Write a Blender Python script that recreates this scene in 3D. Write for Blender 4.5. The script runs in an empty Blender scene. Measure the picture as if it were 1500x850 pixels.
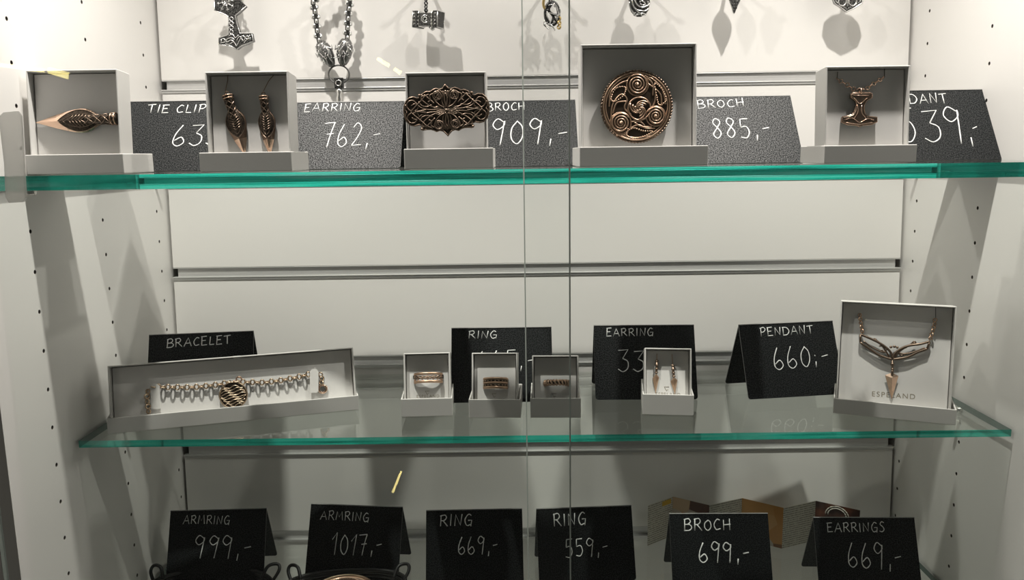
import bpy, math, random
from mathutils import Matrix, Vector
from math import sin, cos, pi, radians

random.seed(4)
scene = bpy.context.scene
COL = scene.collection

# ------------------------------------------------------------------ camera
FPX = 1188.5
CAM = Vector((-.0213, -.8907, -.0831))
_p, _y, _r = .16542, -.00581, -.01409
FWD = Vector((sin(_y) * cos(_p), cos(_y) * cos(_p), -sin(_p)))
_R0 = Vector((cos(_y), -sin(_y), 0))
_U0 = _R0.cross(FWD)
RGT = _R0 * cos(_r) + _U0 * sin(_r)
UPV = -_R0 * sin(_r) + _U0 * cos(_r)
cd = bpy.data.cameras.new('camera')
cam = bpy.data.objects.new('camera', cd)
COL.objects.link(cam)
cd.sensor_fit = 'HORIZONTAL'
cd.sensor_width = 36.0
cd.lens = FPX / 1500 * 36
cd.clip_start = .01
cam.matrix_world = Matrix(((RGT.x, UPV.x, -FWD.x, CAM.x), (RGT.y, UPV.y, -FWD.y, CAM.y),
                           (RGT.z, UPV.z, -FWD.z, CAM.z), (0, 0, 0, 1)))
scene.camera = cam

# ------------------------------------------------------------------ light, world, exposure
scene.view_settings.view_transform = 'Standard'
scene.view_settings.look = 'None'
scene.view_settings.gamma = 1
scene.view_settings.exposure = 0.16
scene.view_settings.use_curve_mapping = False
scene.cycles.transparent_max_bounces = 32
scene.cycles.max_bounces = 10
scene.cycles.caustics_reflective = False
scene.cycles.caustics_refractive = False

world = bpy.data.worlds.new('room')
scene.world = world
world.use_nodes = True
wb = world.node_tree.nodes['Background']
wb.inputs[0].default_value = (1.0, .95, .87, 1)
wb.inputs[1].default_value = .048

LAMP_Y, LAMP_Z = -.29, .44
def spot(name, x, power, cone, blend, aim):
    l = bpy.data.lights.new(name, 'SPOT')
    l.energy = power
    l.color = (1.0, .945, .88)
    l.spot_size = radians(cone)
    l.spot_blend = blend
    l.shadow_soft_size = .009
    o = bpy.data.objects.new(name, l)
    COL.objects.link(o)
    o.location = (x, LAMP_Y, LAMP_Z)
    o.rotation_euler = (radians(aim), 0, 0)
    return o
for sx in (-1, 1):              # two ceiling spots: a wide glow round a brighter beam
    spot('spot_and_fill', sx * .255, 4.4, 150, .5, 8)
    spot('spot_and_fill', sx * .255, 17.0, 80, 1.0, 5)

spot('spot_and_fill', 0, 2.4, 150, .5, 8)    # weak fill lamp added between them to even out the upper wall

# ------------------------------------------------------------------ pixel -> place on a known plane (photo frame 1500 x 850)
def ray(x, y):
    return FWD + RGT * ((x - 750) / FPX) + UPV * ((425 - y) / FPX)
def at_z(px, z):
    d = ray(*px); return CAM + d * ((z - CAM.z) / d.z)
def at_y(px, y):
    d = ray(*px); return CAM + d * ((y - CAM.y) / d.y)
def on(frame, px, w=0.0):
    """Point of frame's u,v plane (raised by w along its normal) seen at px, in the frame's own u, v."""
    n = frame.col[2].xyz; o = frame.translation + n * w
    d = ray(*px)
    q = CAM + d * ((o - CAM).dot(n) / d.dot(n)) - o
    return Vector((q.dot(frame.col[0].xyz), q.dot(frame.col[1].xyz)))
def frame(o, u, v):
    u = Vector(u).normalized(); v = Vector(v); v = (v - u * v.dot(u)).normalized(); w = u.cross(v)
    return Matrix(((u.x, v.x, w.x, o[0]), (u.y, v.y, w.y, o[1]), (u.z, v.z, w.z, o[2]), (0, 0, 0, 1)))

# ------------------------------------------------------------------ materials
def mat(name, col=(.8, .8, .8), rough=.5, metal=0.0, **kw):
    m = bpy.data.materials.new(name); m.use_nodes = True
    b = m.node_tree.nodes['Principled BSDF']
    b.inputs['Base Color'].default_value = (*col, 1)
    b.inputs['Roughness'].default_value = rough
    b.inputs['Metallic'].default_value = metal
    for k, v in kw.items():
        b.inputs[k].default_value = v
    return m
def N(m, t, **kw):
    n = m.node_tree.nodes.new(t)
    for k, v in kw.items(): setattr(n, k, v)
    return n
def L(m, a, b): m.node_tree.links.new(a, b)
def noise(m, scale, detail=3, vec=(1, 1, 1)):
    tc = N(m, 'ShaderNodeTexCoord'); mp = N(m, 'ShaderNodeMapping'); mp.inputs['Scale'].default_value = vec
    nz = N(m, 'ShaderNodeTexNoise'); nz.inputs['Scale'].default_value = scale; nz.inputs['Detail'].default_value = detail
    L(m, tc.outputs['Object'], mp.inputs['Vector']); L(m, mp.outputs['Vector'], nz.inputs['Vector'])
    return nz.outputs['Fac']
def ramp(m, fac, stops):
    r = N(m, 'ShaderNodeValToRGB'); e = r.color_ramp.elements
    while len(e) < len(stops): e.new(.5)
    for k, (p, c) in enumerate(stops):
        e[k].position = p; e[k].color = (*c, 1)
    L(m, fac, r.inputs['Fac']); return r.outputs['Color']
def P(m): return m.node_tree.nodes['Principled BSDF']
def bump(m, fac, strength, dist):
    b = N(m, 'ShaderNodeBump'); b.inputs['Strength'].default_value = strength; b.inputs['Distance'].default_value = dist
    L(m, fac, b.inputs['Height']); L(m, b.outputs['Normal'], P(m).inputs['Normal'])

M_white = mat('white_melamine', (.80, .785, .76), .42)
bump(M_white, noise(M_white, 60, 2), .04, .001)
M_hole = mat('drilled_hole', (.10, .085, .07), .9)
M_gap = mat('dark_gap', (.10, .10, .09), .9)
M_alu = mat('brushed_aluminium', (.56, .56, .56), .42, .55)
L(M_alu, ramp(M_alu, noise(M_alu, 1, 3, (6, 700, 700)), [(.3, (.56, .56, .555)), (.7, (.70, .70, .69))]), P(M_alu).inputs['Base Color'])
M_card = mat('white_card', (.80, .785, .76), .55)
M_box = mat('white_paperboard', (.70, .69, .665), .5)
bump(M_box, noise(M_box, 900, 2), .08, .0003)
M_pad = mat('white_insert', (.80, .785, .765), .7)
M_ink = mat('grey_gold_print', (.36, .32, .25), .5, .3)
M_chalk = mat('chalk', (.80, .81, .80), .9)
M_board = mat('black_chalkboard', (.018, .021, .022), .47)
_s = noise(M_board, 1000, 1.5)
L(M_board, ramp(M_board, _s, [(.35, (.004, .005, .0055)), (.75, (.012, .014, .015))]), P(M_board).inputs['Base Color'])
bump(M_board, _s, .55, .0005)
L(M_board, ramp(M_board, _s, [(.38, (.06, .06, .06)), (.66, (.46, .46, .46))]), P(M_board).inputs['Specular IOR Level'])
M_cut = mat('cut_edge', (.20, .20, .195), .6)
M_bronze = mat('bronze', (.60, .41, .29), .36, 1.0)
M_patina = mat('dark_patina', (.050, .038, .030), .38, .8)
L(M_patina, ramp(M_patina, noise(M_patina, 700, 3), [(.35, (.025, .02, .016)), (.75, (.13, .095, .07))]), P(M_patina).inputs['Base Color'])
M_rose = mat('polished_rose_bronze', (.86, .60, .45), .17, 1.0)
M_pale = mat('pale_bronze', (.60, .46, .33), .30, 1.0)
M_dkbronze = mat('worn_dark_bronze', (.25, .185, .14), .36, 1.0)
M_umber = mat('brown_bronze', (.30, .205, .15), .32, 1.0)
M_plate = mat('brown_patina', (.10, .072, .052), .42, .8)
M_silver = mat('silver', (.72, .72, .71), .22, 1.0)
M_oxid = mat('oxidised_silver', (.045, .045, .045), .36, .9)
L(M_oxid, ramp(M_oxid, noise(M_oxid, 900, 3), [(.4, (.02, .02, .02)), (.75, (.22, .22, .215))]), P(M_oxid).inputs['Base Color'])
M_antique = mat('antique_silver', (.20, .20, .197), .36, 1.0)
M_gold = mat('gold_tone', (.62, .46, .20), .3, 1.0)
M_steel = mat('nickel', (.6, .58, .55), .25, 1.0)
M_cord = mat('black_leather', (.008, .008, .008), .45)
M_dark = mat('dark_outer_frame', (.055, .055, .052), .6)

def glass(name, tint, f0):
    """Clear sheet: passes light, mirrors more at a slant."""
    m = bpy.data.materials.new(name); m.use_nodes = True; nt = m.node_tree; nt.nodes.remove(P(m))
    out = nt.nodes['Material Output']
    lw = N(m, 'ShaderNodeLayerWeight'); lw.inputs['Blend'].default_value = .5
    pw = N(m, 'ShaderNodeMath', operation='POWER'); L(m, lw.outputs['Facing'], pw.inputs[0]); pw.inputs[1].default_value = 5
    ma = N(m, 'ShaderNodeMath', operation='MULTIPLY_ADD'); L(m, pw.outputs[0], ma.inputs[0]); ma.inputs[1].default_value = .95; ma.inputs[2].default_value = f0
    tr = N(m, 'ShaderNodeBsdfTransparent'); tr.inputs[0].default_value = (*tint, 1)
    gl = N(m, 'ShaderNodeBsdfGlossy'); gl.inputs['Roughness'].default_value = .0; gl.inputs[0].default_value = (.95, .98, .96, 1)
    mx = N(m, 'ShaderNodeMixShader'); L(m, ma.outputs[0], mx.inputs[0]); L(m, tr.outputs[0], mx.inputs[1]); L(m, gl.outputs[0], mx.inputs[2])
    L(m, mx.outputs[0], out.inputs[0]); return m
def glass_edge(name, dark, mid, bright, rough=.04):
    """Polished edge of thick float glass: deep teal, streaked along its length."""
    m = bpy.data.materials.new(name); m.use_nodes = True; nt = m.node_tree; nt.nodes.remove(P(m))
    out = nt.nodes['Material Output']
    c = ramp(m, noise(m, 1, 4, (9, 60, 420)), [(.25, dark), (.5, mid), (.72, bright)])
    rf = N(m, 'ShaderNodeBsdfRefraction'); rf.inputs['Roughness'].default_value = rough; rf.inputs['IOR'].default_value = 1.25
    tl = N(m, 'ShaderNodeBsdfTranslucent'); df = N(m, 'ShaderNodeBsdfDiffuse')
    gl = N(m, 'ShaderNodeBsdfGlossy'); gl.inputs['Roughness'].default_value = .08
    for s in (rf, tl, df): L(m, c, s.inputs['Color'])
    a = N(m, 'ShaderNodeMixShader'); a.inputs[0].default_value = .5; L(m, tl.outputs[0], a.inputs[1]); L(m, df.outputs[0], a.inputs[2])
    b = N(m, 'ShaderNodeMixShader'); b.inputs[0].default_value = .78; L(m, a.outputs[0], b.inputs[1]); L(m, rf.outputs[0], b.inputs[2])
    e = N(m, 'ShaderNodeMixShader'); e.inputs[0].default_value = .10; L(m, b.outputs[0], e.inputs[1]); L(m, gl.outputs[0], e.inputs[2])
    L(m, e.outputs[0], out.inputs[0]); return m
M_shelf = glass('shelf_glass', (.972, .990, .978), .035)
M_pane = glass('door_glass', (.992, .997, .994), .014)
M_edge = glass_edge('shelf_glass_edge', (.008, .34, .27), (.05, .97, .78), (.34, 1.0, .92))
M_pane_edge = mat('door_glass_edge', (.52, .58, .54), .35)
M_side_edge = mat('shelf_side_edge', (.05, .11, .095), .25)

# ------------------------------------------------------------------ mesh builder
def catmull(pts, n=6, closed=False):
    pts = [Vector(p) for p in pts]
    if len(pts) < 3: return pts
    out = []; k = len(pts); rng = k if closed else k - 1
    for i in range(rng):
        p1, p2 = pts[i], pts[(i + 1) % k]
        p0 = pts[i - 1] if (i > 0 or closed) else p1 * 2 - p2
        p3 = pts[(i + 2) % k] if (i + 2 < k or closed) else p2 * 2 - p1
        for j in range(n):
            t = j / n
            out.append(.5 * ((2 * p1) + (p2 - p0) * t + (2 * p0 - 5 * p1 + 4 * p2 - p3) * t * t + (3 * p1 - p0 - 3 * p2 + p3) * t ** 3))
    if not closed: out.append(pts[-1])
    return out

class MB:
    def __init__(s): s.V = []; s.F = []; s.I = []; s.S = []
    def add(s, vs, fs, mi=0, smooth=False, mx=None):
        b = len(s.V)
        for v in vs:
            v = Vector(v)
            s.V.append(mx @ v if mx is not None else v)
        for f in fs:
            s.F.append([b + i for i in f]); s.I.append(mi); s.S.append(smooth)
        return s
    def box(s, c, d, mi=0, mx=None):
        x, y, z = c; a, b, e = d[0] / 2, d[1] / 2, d[2] / 2
        vs = [(x + i * a, y + j * b, z + k * e) for i in (-1, 1) for j in (-1, 1) for k in (-1, 1)]
        return s.add(vs, [(0, 1, 3, 2), (4, 6, 7, 5), (0, 4, 5, 1), (2, 3, 7, 6), (0, 2, 6, 4), (1, 5, 7, 3)], mi, False, mx)
    def tube(s, pts, r, n=6, closed=False, mi=0, mx=None, flat=1.0, nrm=None):
        """Round bar along pts; r is a number or a list. flat squeezes it along nrm."""
        pts = [Vector(p).to_3d() if len(p) == 2 else Vector(p) for p in pts]
        q = [pts[0]]
        for p in pts[1:]:
            if (p - q[-1]).length > 1e-7: q.append(p)
        pts = q; k = len(pts)
        if k < 2: return s
        rs = r if isinstance(r, (list, tuple)) else [r] * k
        if len(rs) != k: rs = [rs[min(len(rs) - 1, int(i * len(rs) / k))] for i in range(k)]
        vs = []; fs = []; ref = None
        for i, p in enumerate(pts):
            if closed: t = pts[(i + 1) % k] - pts[i - 1]
            else: t = pts[min(i + 1, k - 1)] - pts[max(i - 1, 0)]
            t.normalize()
            if ref is None:
                ref = Vector(nrm) if nrm is not None else (Vector((0, 0, 1)) if abs(t.z) < .9 else Vector((1, 0, 0)))
            a = ref - t * ref.dot(t)
            if a.length < 1e-6: a = t.orthogonal()
            a.normalize()
            if nrm is None: ref = a
            b = t.cross(a)
            for j in range(n):
                th = 2 * pi * (j + .5) / n
                vs.append(p + a * (cos(th) * rs[i] * flat) + b * (sin(th) * rs[i]))
        for i in range(k if closed else k - 1):
            for j in range(n):
                i2 = (i + 1) % k
                fs.append((i * n + j, i * n + (j + 1) % n, i2 * n + (j + 1) % n, i2 * n + j))
        if not closed:
            fs.append(tuple(reversed(range(n)))); fs.append(tuple((k - 1) * n + j for j in range(n)))
        return s.add(vs, fs, mi, True, mx)
    def slab(s, outline, z0, z1, mi=0, mx=None, inset=0.0, mside=None):
        """Flat plate: outline (u,v) extruded z0..z1, with an optional chamfer."""
        o = [Vector((p[0], p[1])) for p in outline]
        area = sum(o[i].x * o[(i + 1) % len(o)].y - o[(i + 1) % len(o)].x * o[i].y for i in range(len(o)))
        if area < 0: o.reverse()
        k = len(o); rings = [[(p.x, p.y, z0) for p in o]]
        if inset:
            rings.append([(p.x, p.y, z1 - inset) for p in o])
            ins = []
            for i in range(k):
                e1 = (o[i] - o[i - 1]).normalized(); e2 = (o[(i + 1) % k] - o[i]).normalized()
                nn = Vector((-(e1.y + e2.y), e1.x + e2.x)); nn = nn.normalized() if nn.length > 1e-6 else Vector((-e1.y, e1.x))
                ins.append((o[i].x + nn.x * inset, o[i].y + nn.y * inset, z1))
            rings.append(ins)
        else: rings.append([(p.x, p.y, z1) for p in o])
        vs = [v for rg in rings for v in rg]; fs = []
        for a in range(len(rings) - 1):
            for i in range(k):
                j = (i + 1) % k
                fs.append((a * k + i, a * k + j, (a + 1) * k + j, (a + 1) * k + i))
        s.add(vs, fs, mi if mside is None else mside, False, mx)
        return s.add(vs, [tuple(reversed(range(k))), tuple((len(rings) - 1) * k + i for i in range(k))], mi, False, mx)
    def ball(s, c, r, mi=0, mx=None, nu=10, nv=7):
        rx, ry, rz = r if isinstance(r, (tuple, list)) else (r, r, r)
        vs = [(c[0], c[1], c[2] - rz)]; fs = []
        for i in range(1, nv):
            a = -pi / 2 + pi * i / nv
            for j in range(nu):
                b = 2 * pi * j / nu
                vs.append((c[0] + rx * cos(a) * cos(b), c[1] + ry * cos(a) * sin(b), c[2] + rz * sin(a)))
        vs.append((c[0], c[1], c[2] + rz)); top = len(vs) - 1
        for j in range(nu):
            fs.append((0, 1 + (j + 1) % nu, 1 + j))
            fs.append((top, 1 + (nv - 2) * nu + j, 1 + (nv - 2) * nu + (j + 1) % nu))
        for i in range(nv - 2):
            for j in range(nu):
                fs.append((1 + i * nu + j, 1 + i * nu + (j + 1) % nu, 1 + (i + 1) * nu + (j + 1) % nu, 1 + (i + 1) * nu + j))
        return s.add(vs, fs, mi, True, mx)
    def ring(s, c, R, r, mi=0, mx=None, n=20, m=6, axis='z', sy=1.0):
        pts = []
        for i in range(n):
            a = 2 * pi * i / n
            p = {'z': (cos(a) * R, sin(a) * R * sy, 0), 'y': (cos(a) * R, 0, sin(a) * R * sy), 'x': (0, cos(a) * R, sin(a) * R * sy)}[axis]
            pts.append((c[0] + p[0], c[1] + p[1], c[2] + p[2]))
        return s.tube(pts, r, m, True, mi, mx)
    def chain(s, path, link, r, mi=0, width=.62, mx=None, up=(0, 0, 1), turn=-pi / 4):
        """Oval links along path, each turned a quarter from the one before."""
        path = [Vector(p) for p in path]
        seg = [(path[i + 1] - path[i]).length for i in range(len(path) - 1)]; tot = sum(seg)
        pitch = link * .74; n = max(1, int(tot / pitch))
        for k in range(n):
            d = (k + .5) * tot / n; i = 0
            while i < len(seg) - 1 and d > seg[i]: d -= seg[i]; i += 1
            t = (path[i + 1] - path[i]).normalized(); c = path[i] + t * d
            u = Vector(up); u = u - t * u.dot(t)
            u = u.normalized() if u.length > 1e-4 else t.orthogonal().normalized()
            v = t.cross(u); ang = turn + (pi / 2 if k % 2 else 0)
            a = u * cos(ang) + v * sin(ang)
            pts = [c + t * (cos(2 * pi * j / 10) * (link / 2 - r)) + a * (sin(2 * pi * j / 10) * (link * width / 2)) for j in range(10)]
            s.tube(pts, r, 5, True, mi, mx)
        return s
    def obj(s, name, mats, parent=None, mx=None, bevel=0):
        me = bpy.data.meshes.new(name)
        me.from_pydata([tuple(v) for v in s.V], [], s.F)
        for m in (mats if isinstance(mats, (list, tuple)) else [mats]): me.materials.append(m)
        me.polygons.foreach_set('material_index', s.I)
        me.polygons.foreach_set('use_smooth', s.S)
        me.update()
        o = bpy.data.objects.new(name, me); COL.objects.link(o)
        if parent is not None: o.parent = parent
        if mx is not None: o.matrix_basis = mx
        if bevel:
            b = o.modifiers.new('soft_edges', 'BEVEL'); b.width = bevel; b.segments = 2; b.limit_method = 'ANGLE'; b.angle_limit = radians(50)
        return o

def thing(name, label, cat, mx=None, group=None):
    o = bpy.data.objects.new(name, None); COL.objects.link(o)
    o.empty_display_size = .01
    if mx is not None: o.matrix_world = mx
    o['label'] = label; o['category'] = cat
    if group: o['group'] = group
    return o
def tag(o, label, cat, group=None):
    o['label'] = label; o['category'] = cat
    if group: o['group'] = group
    return o
def struct(o): o['kind'] = 'structure'; return o

# ------------------------------------------------------------------ the cabinet
HW = .401                       # half the inner width
TILT = -.0518                   # the slatted back leans a little
ZB, ZT = -.72, .47
YF = -.3195                      # front of the side walls
PITCH = .1005
RX = Matrix.Rotation(TILT, 4, 'X')
def wall_y(z): return .0518 * z

bk = MB()
def board(z0, z1): bk.box((0, .009, (z0 + z1) / 2), (2 * HW - .006, .018, z1 - z0), 0)
edges = [k * PITCH for k in range(4, -8, -1)]
for i, z in enumerate(edges):
    nxt = edges[i + 1] if i + 1 < len(edges) else z - PITCH
    board(nxt, z - .0112)       # board below the groove whose top is z
board(edges[0], ZT + .02)
bk.box((0, .024, (ZB + ZT) / 2), (2 * HW + .03, .008, ZT - ZB + .1), 1)
struct(bk.obj('wall_back', [M_white, M_gap], None, RX, .0006))
for i, z in enumerate(edges):
    t = MB(); w = 2 * HW - .006; x0, x1 = -w / 2 + .0045, w / 2 - .0045
    t.box((0, .0042, z - .0056), (x1 - x0, .004, .0112))                       # back of the channel
    t.box((0, .0045, z - .0004), (w, .0090, .0008))                          # top lip
    t.box((0, .0025, z - .0105), (w, .0090, .0013))                          # bottom lip
    t.box((0, -.0004, z - .0122), (w, .0014, .0024))                         # flange that hangs over the board
    struct(t.obj('trim_%d' % (i + 1), M_alu, None, RX, .0003))

HOLE_Z0, HOLE_P = .0548, .032
HOLE_Y = (-.2585, -.1455, -.0315)
def side_wall(name, sx):
    b = MB(); x = sx * HW
    ks = range(-12, 24)
    ztop = HOLE_Z0 - HOLE_P * ks[0] + HOLE_P / 2; zbot = HOLE_Z0 - HOLE_P * ks[-1] - HOLE_P / 2
    def q(y0, y1, z0, z1):
        f = (0, 1, 2, 3) if sx < 0 else (3, 2, 1, 0)
        b.add([(x, y0, z0), (x, y1, z0), (x, y1, z1), (x, y0, z1)], [f])
    cuts = [YF]
    for hy in HOLE_Y: cuts += [hy - .008, hy + .008]
    cuts.append(.06)
    for i in range(0, len(cuts), 2): q(cuts[i], cuts[i + 1], zbot, ztop)
    n = 12; r = .0017
    for hy in HOLE_Y:
        for k in ks:
            hz = HOLE_Z0 - HOLE_P * k
            outer = []; inner = []; deep = []
            for j in range(n):
                a = 2 * pi * j / n + pi / n; ca, sa = cos(a), sin(a); m_ = max(abs(ca) / .008, abs(sa) / .016)
                outer.append((x, hy + ca / m_, hz + sa / m_)); inner.append((x, hy + ca * r, hz + sa * r))
                deep.append((x + sx * .009, hy + ca * r, hz + sa * r))
            corners = [(x, hy + i * .008, hz + j2 * .016) for i, j2 in ((1, 1), (-1, 1), (-1, -1), (1, -1))]
            # the square with a round hole
            poly = []
            for j in range(n):
                poly.append(outer[j])
                a0 = 2 * pi * j / n + pi / n; a1 = a0 + 2 * pi / n
                for c in corners:
                    ac = math.atan2(c[2] - hz, c[1] - hy) % (2 * pi)
                    if a0 < ac < a1 or a0 < ac + 2 * pi < a1: poly.append(('c', c))
            pts = []; fs = []
            idx = []
            for p in poly:
                pts.append(p[1] if p[0] == 'c' else p); idx.append(p[0] == 'c')
            no = len(pts); pts += inner
            ring_o = [i for i, c in enumerate(idx) if not c]
            for j in range(n):
                a_, b_ = ring_o[j], ring_o[(j + 1) % n]
                mid = []
                t_ = (a_ + 1) % no
                while t_ != b_: mid.append(t_); t_ = (t_ + 1) % no
                f = [a_] + mid + [b_, no + (j + 1) % n, no + j]
                fs.append(f if sx < 0 else f[::-1])
            b.add(pts, fs)
            b.add(inner + deep, [((j, (j + 1) % n, n + (j + 1) % n, n + j) if sx < 0 else (n + j, n + (j + 1) % n, (j + 1) % n, j)) for j in range(n)], 1)
            b.add(deep, [tuple(range(n)) if sx < 0 else tuple(reversed(range(n)))], 1)
    # thickness of the panel behind and its front edge
    xo = sx * (HW + .019)
    b.add([(x, YF, zbot), (xo, YF, zbot), (xo, YF, ztop), (x, YF, ztop)], [(0, 1, 2, 3) if sx > 0 else (3, 2, 1, 0)], 0)
    b.add([(xo, YF, zbot), (xo, .06, zbot), (xo, .06, ztop), (xo, YF, ztop)], [(0, 1, 2, 3) if sx > 0 else (3, 2, 1, 0)], 0)
    return struct(b.obj(name, [M_white, M_hole]))
side_wall('wall_left', -1)
side_wall('wall_right', 1)
struct(MB().box((0, -.14, ZT + .009), (2 * HW + .04, .40, .018)).obj('ceiling', M_white))
struct(MB().box((0, -.14, ZB + .009), (2 * HW - .002, .38, .018)).obj('floor', M_white))

# sliding glass doors (the inner edge of each is seen at mid-picture)
def pane(name, label, x0, x1, y):
    """Sheet whose long edges are ground to a small bevel."""
    b = MB(); t = .0055; c = .0008; z0, z1 = ZB + .02, ZT - .005
    pr = [(x0, y + c), (x0 + c, y), (x1 - c, y), (x1, y + c), (x1, y + t - c), (x1 - c, y + t), (x0 + c, y + t), (x0, y + t - c)]
    v = [(p[0], p[1], z) for z in (z0, z1) for p in pr]
    for k in range(8): b.add(v, [(k, (k + 1) % 8, 8 + (k + 1) % 8, 8 + k)], 0 if k in (1, 5) else 1)
    b.add(v, [tuple(reversed(range(8))), tuple(range(8, 16))], 1)
    return tag(b.obj(name, [M_pane, M_pane_edge]), label, 'glass door', 'sliding glass doors')
YP1, YP2 = -.3310, -.3420
xl = at_y((768.5, 425), YP1).x; xr = at_y((836, 425), YP2).x
pane_l = pane('sliding_glass_door', 'clear sliding glass pane over the left half, overlapping the other at the centre', -HW + .0015, xr, YP2)
pane_r = pane('sliding_glass_door', 'clear sliding glass pane over the right half, tucked behind the other', xl, HW - .0015, YP1)
M_frost = bpy.data.materials.new('frosted_plastic'); M_frost.use_nodes = True
_t = N(M_frost, 'ShaderNodeBsdfTransparent'); _x = N(M_frost, 'ShaderNodeMixShader'); _x.inputs[0].default_value = .55
_l = N(M_frost, 'ShaderNodeBsdfTranslucent'); _l.inputs[0].default_value = (.85, .84, .81, 1); _y = N(M_frost, 'ShaderNodeMixShader'); _y.inputs[0].default_value = .25
P(M_frost).inputs['Base Color'].default_value = (.60, .60, .57, 1); P(M_frost).inputs['Roughness'].default_value = .4
L(M_frost, _t.outputs[0], _x.inputs[1]); L(M_frost, _l.outputs[0], _y.inputs[1]); L(M_frost, P(M_frost).outputs[0], _y.inputs[2]); L(M_frost, _y.outputs[0], _x.inputs[2]); L(M_frost, _x.outputs[0], M_frost.node_tree.nodes['Material Output'].inputs[0])
_q = [at_y(p, YP2) for p in ((1, 172), (8, 165), (28, 163), (33, 170), (40, 290), (36, 296), (16, 297), (11, 288), (9, 240))]
_m = MB(); _m.slab([(p.x, p.z) for p in _q], -.0022, 0, 0, Matrix(((1, 0, 0, 0), (0, 0, 1, YP2 - .0001), (0, 1, 0, 0), (0, 0, 0, 1))))  # thin translucent plate put on the left pane for a pale shape there
_o = _m.obj('frosted_plate', M_frost, pane_l); _o['label'] = 'translucent grey plate on the glass'

# shelves
def shelf(label, z, t, yf, yb):
    b = MB(); w = HW - .0025
    v = [(x, y, zz) for x in (-w, w) for y in (yf, yb) for zz in (z - t, z)]
    b.add(v, [(0, 2, 6, 4), (1, 5, 7, 3), (2, 3, 7, 6)], 0)
    b.add(v, [(0, 1, 3, 2), (4, 6, 7, 5)], 2)
    b.add(v, [(0, 4, 5, 1)], 1)
    return tag(b.obj('glass_shelf', [M_shelf, M_edge, M_side_edge]), label, 'shelf', 'glass shelves')
Z1, Z2, Z3 = -.0935, -.320, -.512
T1, T2, T3 = .0106, .0062, .0062
shelf('thick green-edged top glass shelf carrying five jewellery boxes', Z1, T1, -.300, -.012)
shelf('thin middle glass shelf carrying the long bracelet box', Z2, T2, -.2275, -.024)
shelf('lowest glass shelf carrying six black signs and a folded leaflet', Z3, T3, -.2275, -.034)
nm = {Z1: 'top', Z2: 'middle', Z3: 'lowest'}
for z, t in ((Z1, T1), (Z2, T2), (Z3, T3)):
    k = round((HOLE_Z0 - (z - t - .003)) / HOLE_P); zc = HOLE_Z0 - k * HOLE_P
    for sx in (-1, 1):
        for hy in (HOLE_Y[0] if z == Z1 else HOLE_Y[1], HOLE_Y[2]):
            zz = z - t - .0026
            b = MB().tube([(sx * (HW + .006), hy, zz), (sx * (HW - .0065), hy, zz)], .0025, 12)
            b.ball((sx * (HW - .0065), hy, zz), (.0012, .0025, .0025))
            tag(b.obj('shelf_pin', M_steel), 'nickel pin under the %s %s corner of the %s glass shelf' % ('front' if hy < -.1 else 'back', 'left' if sx < 0 else 'right', nm[z]), 'shelf pin', 'shelf support pins')

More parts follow.
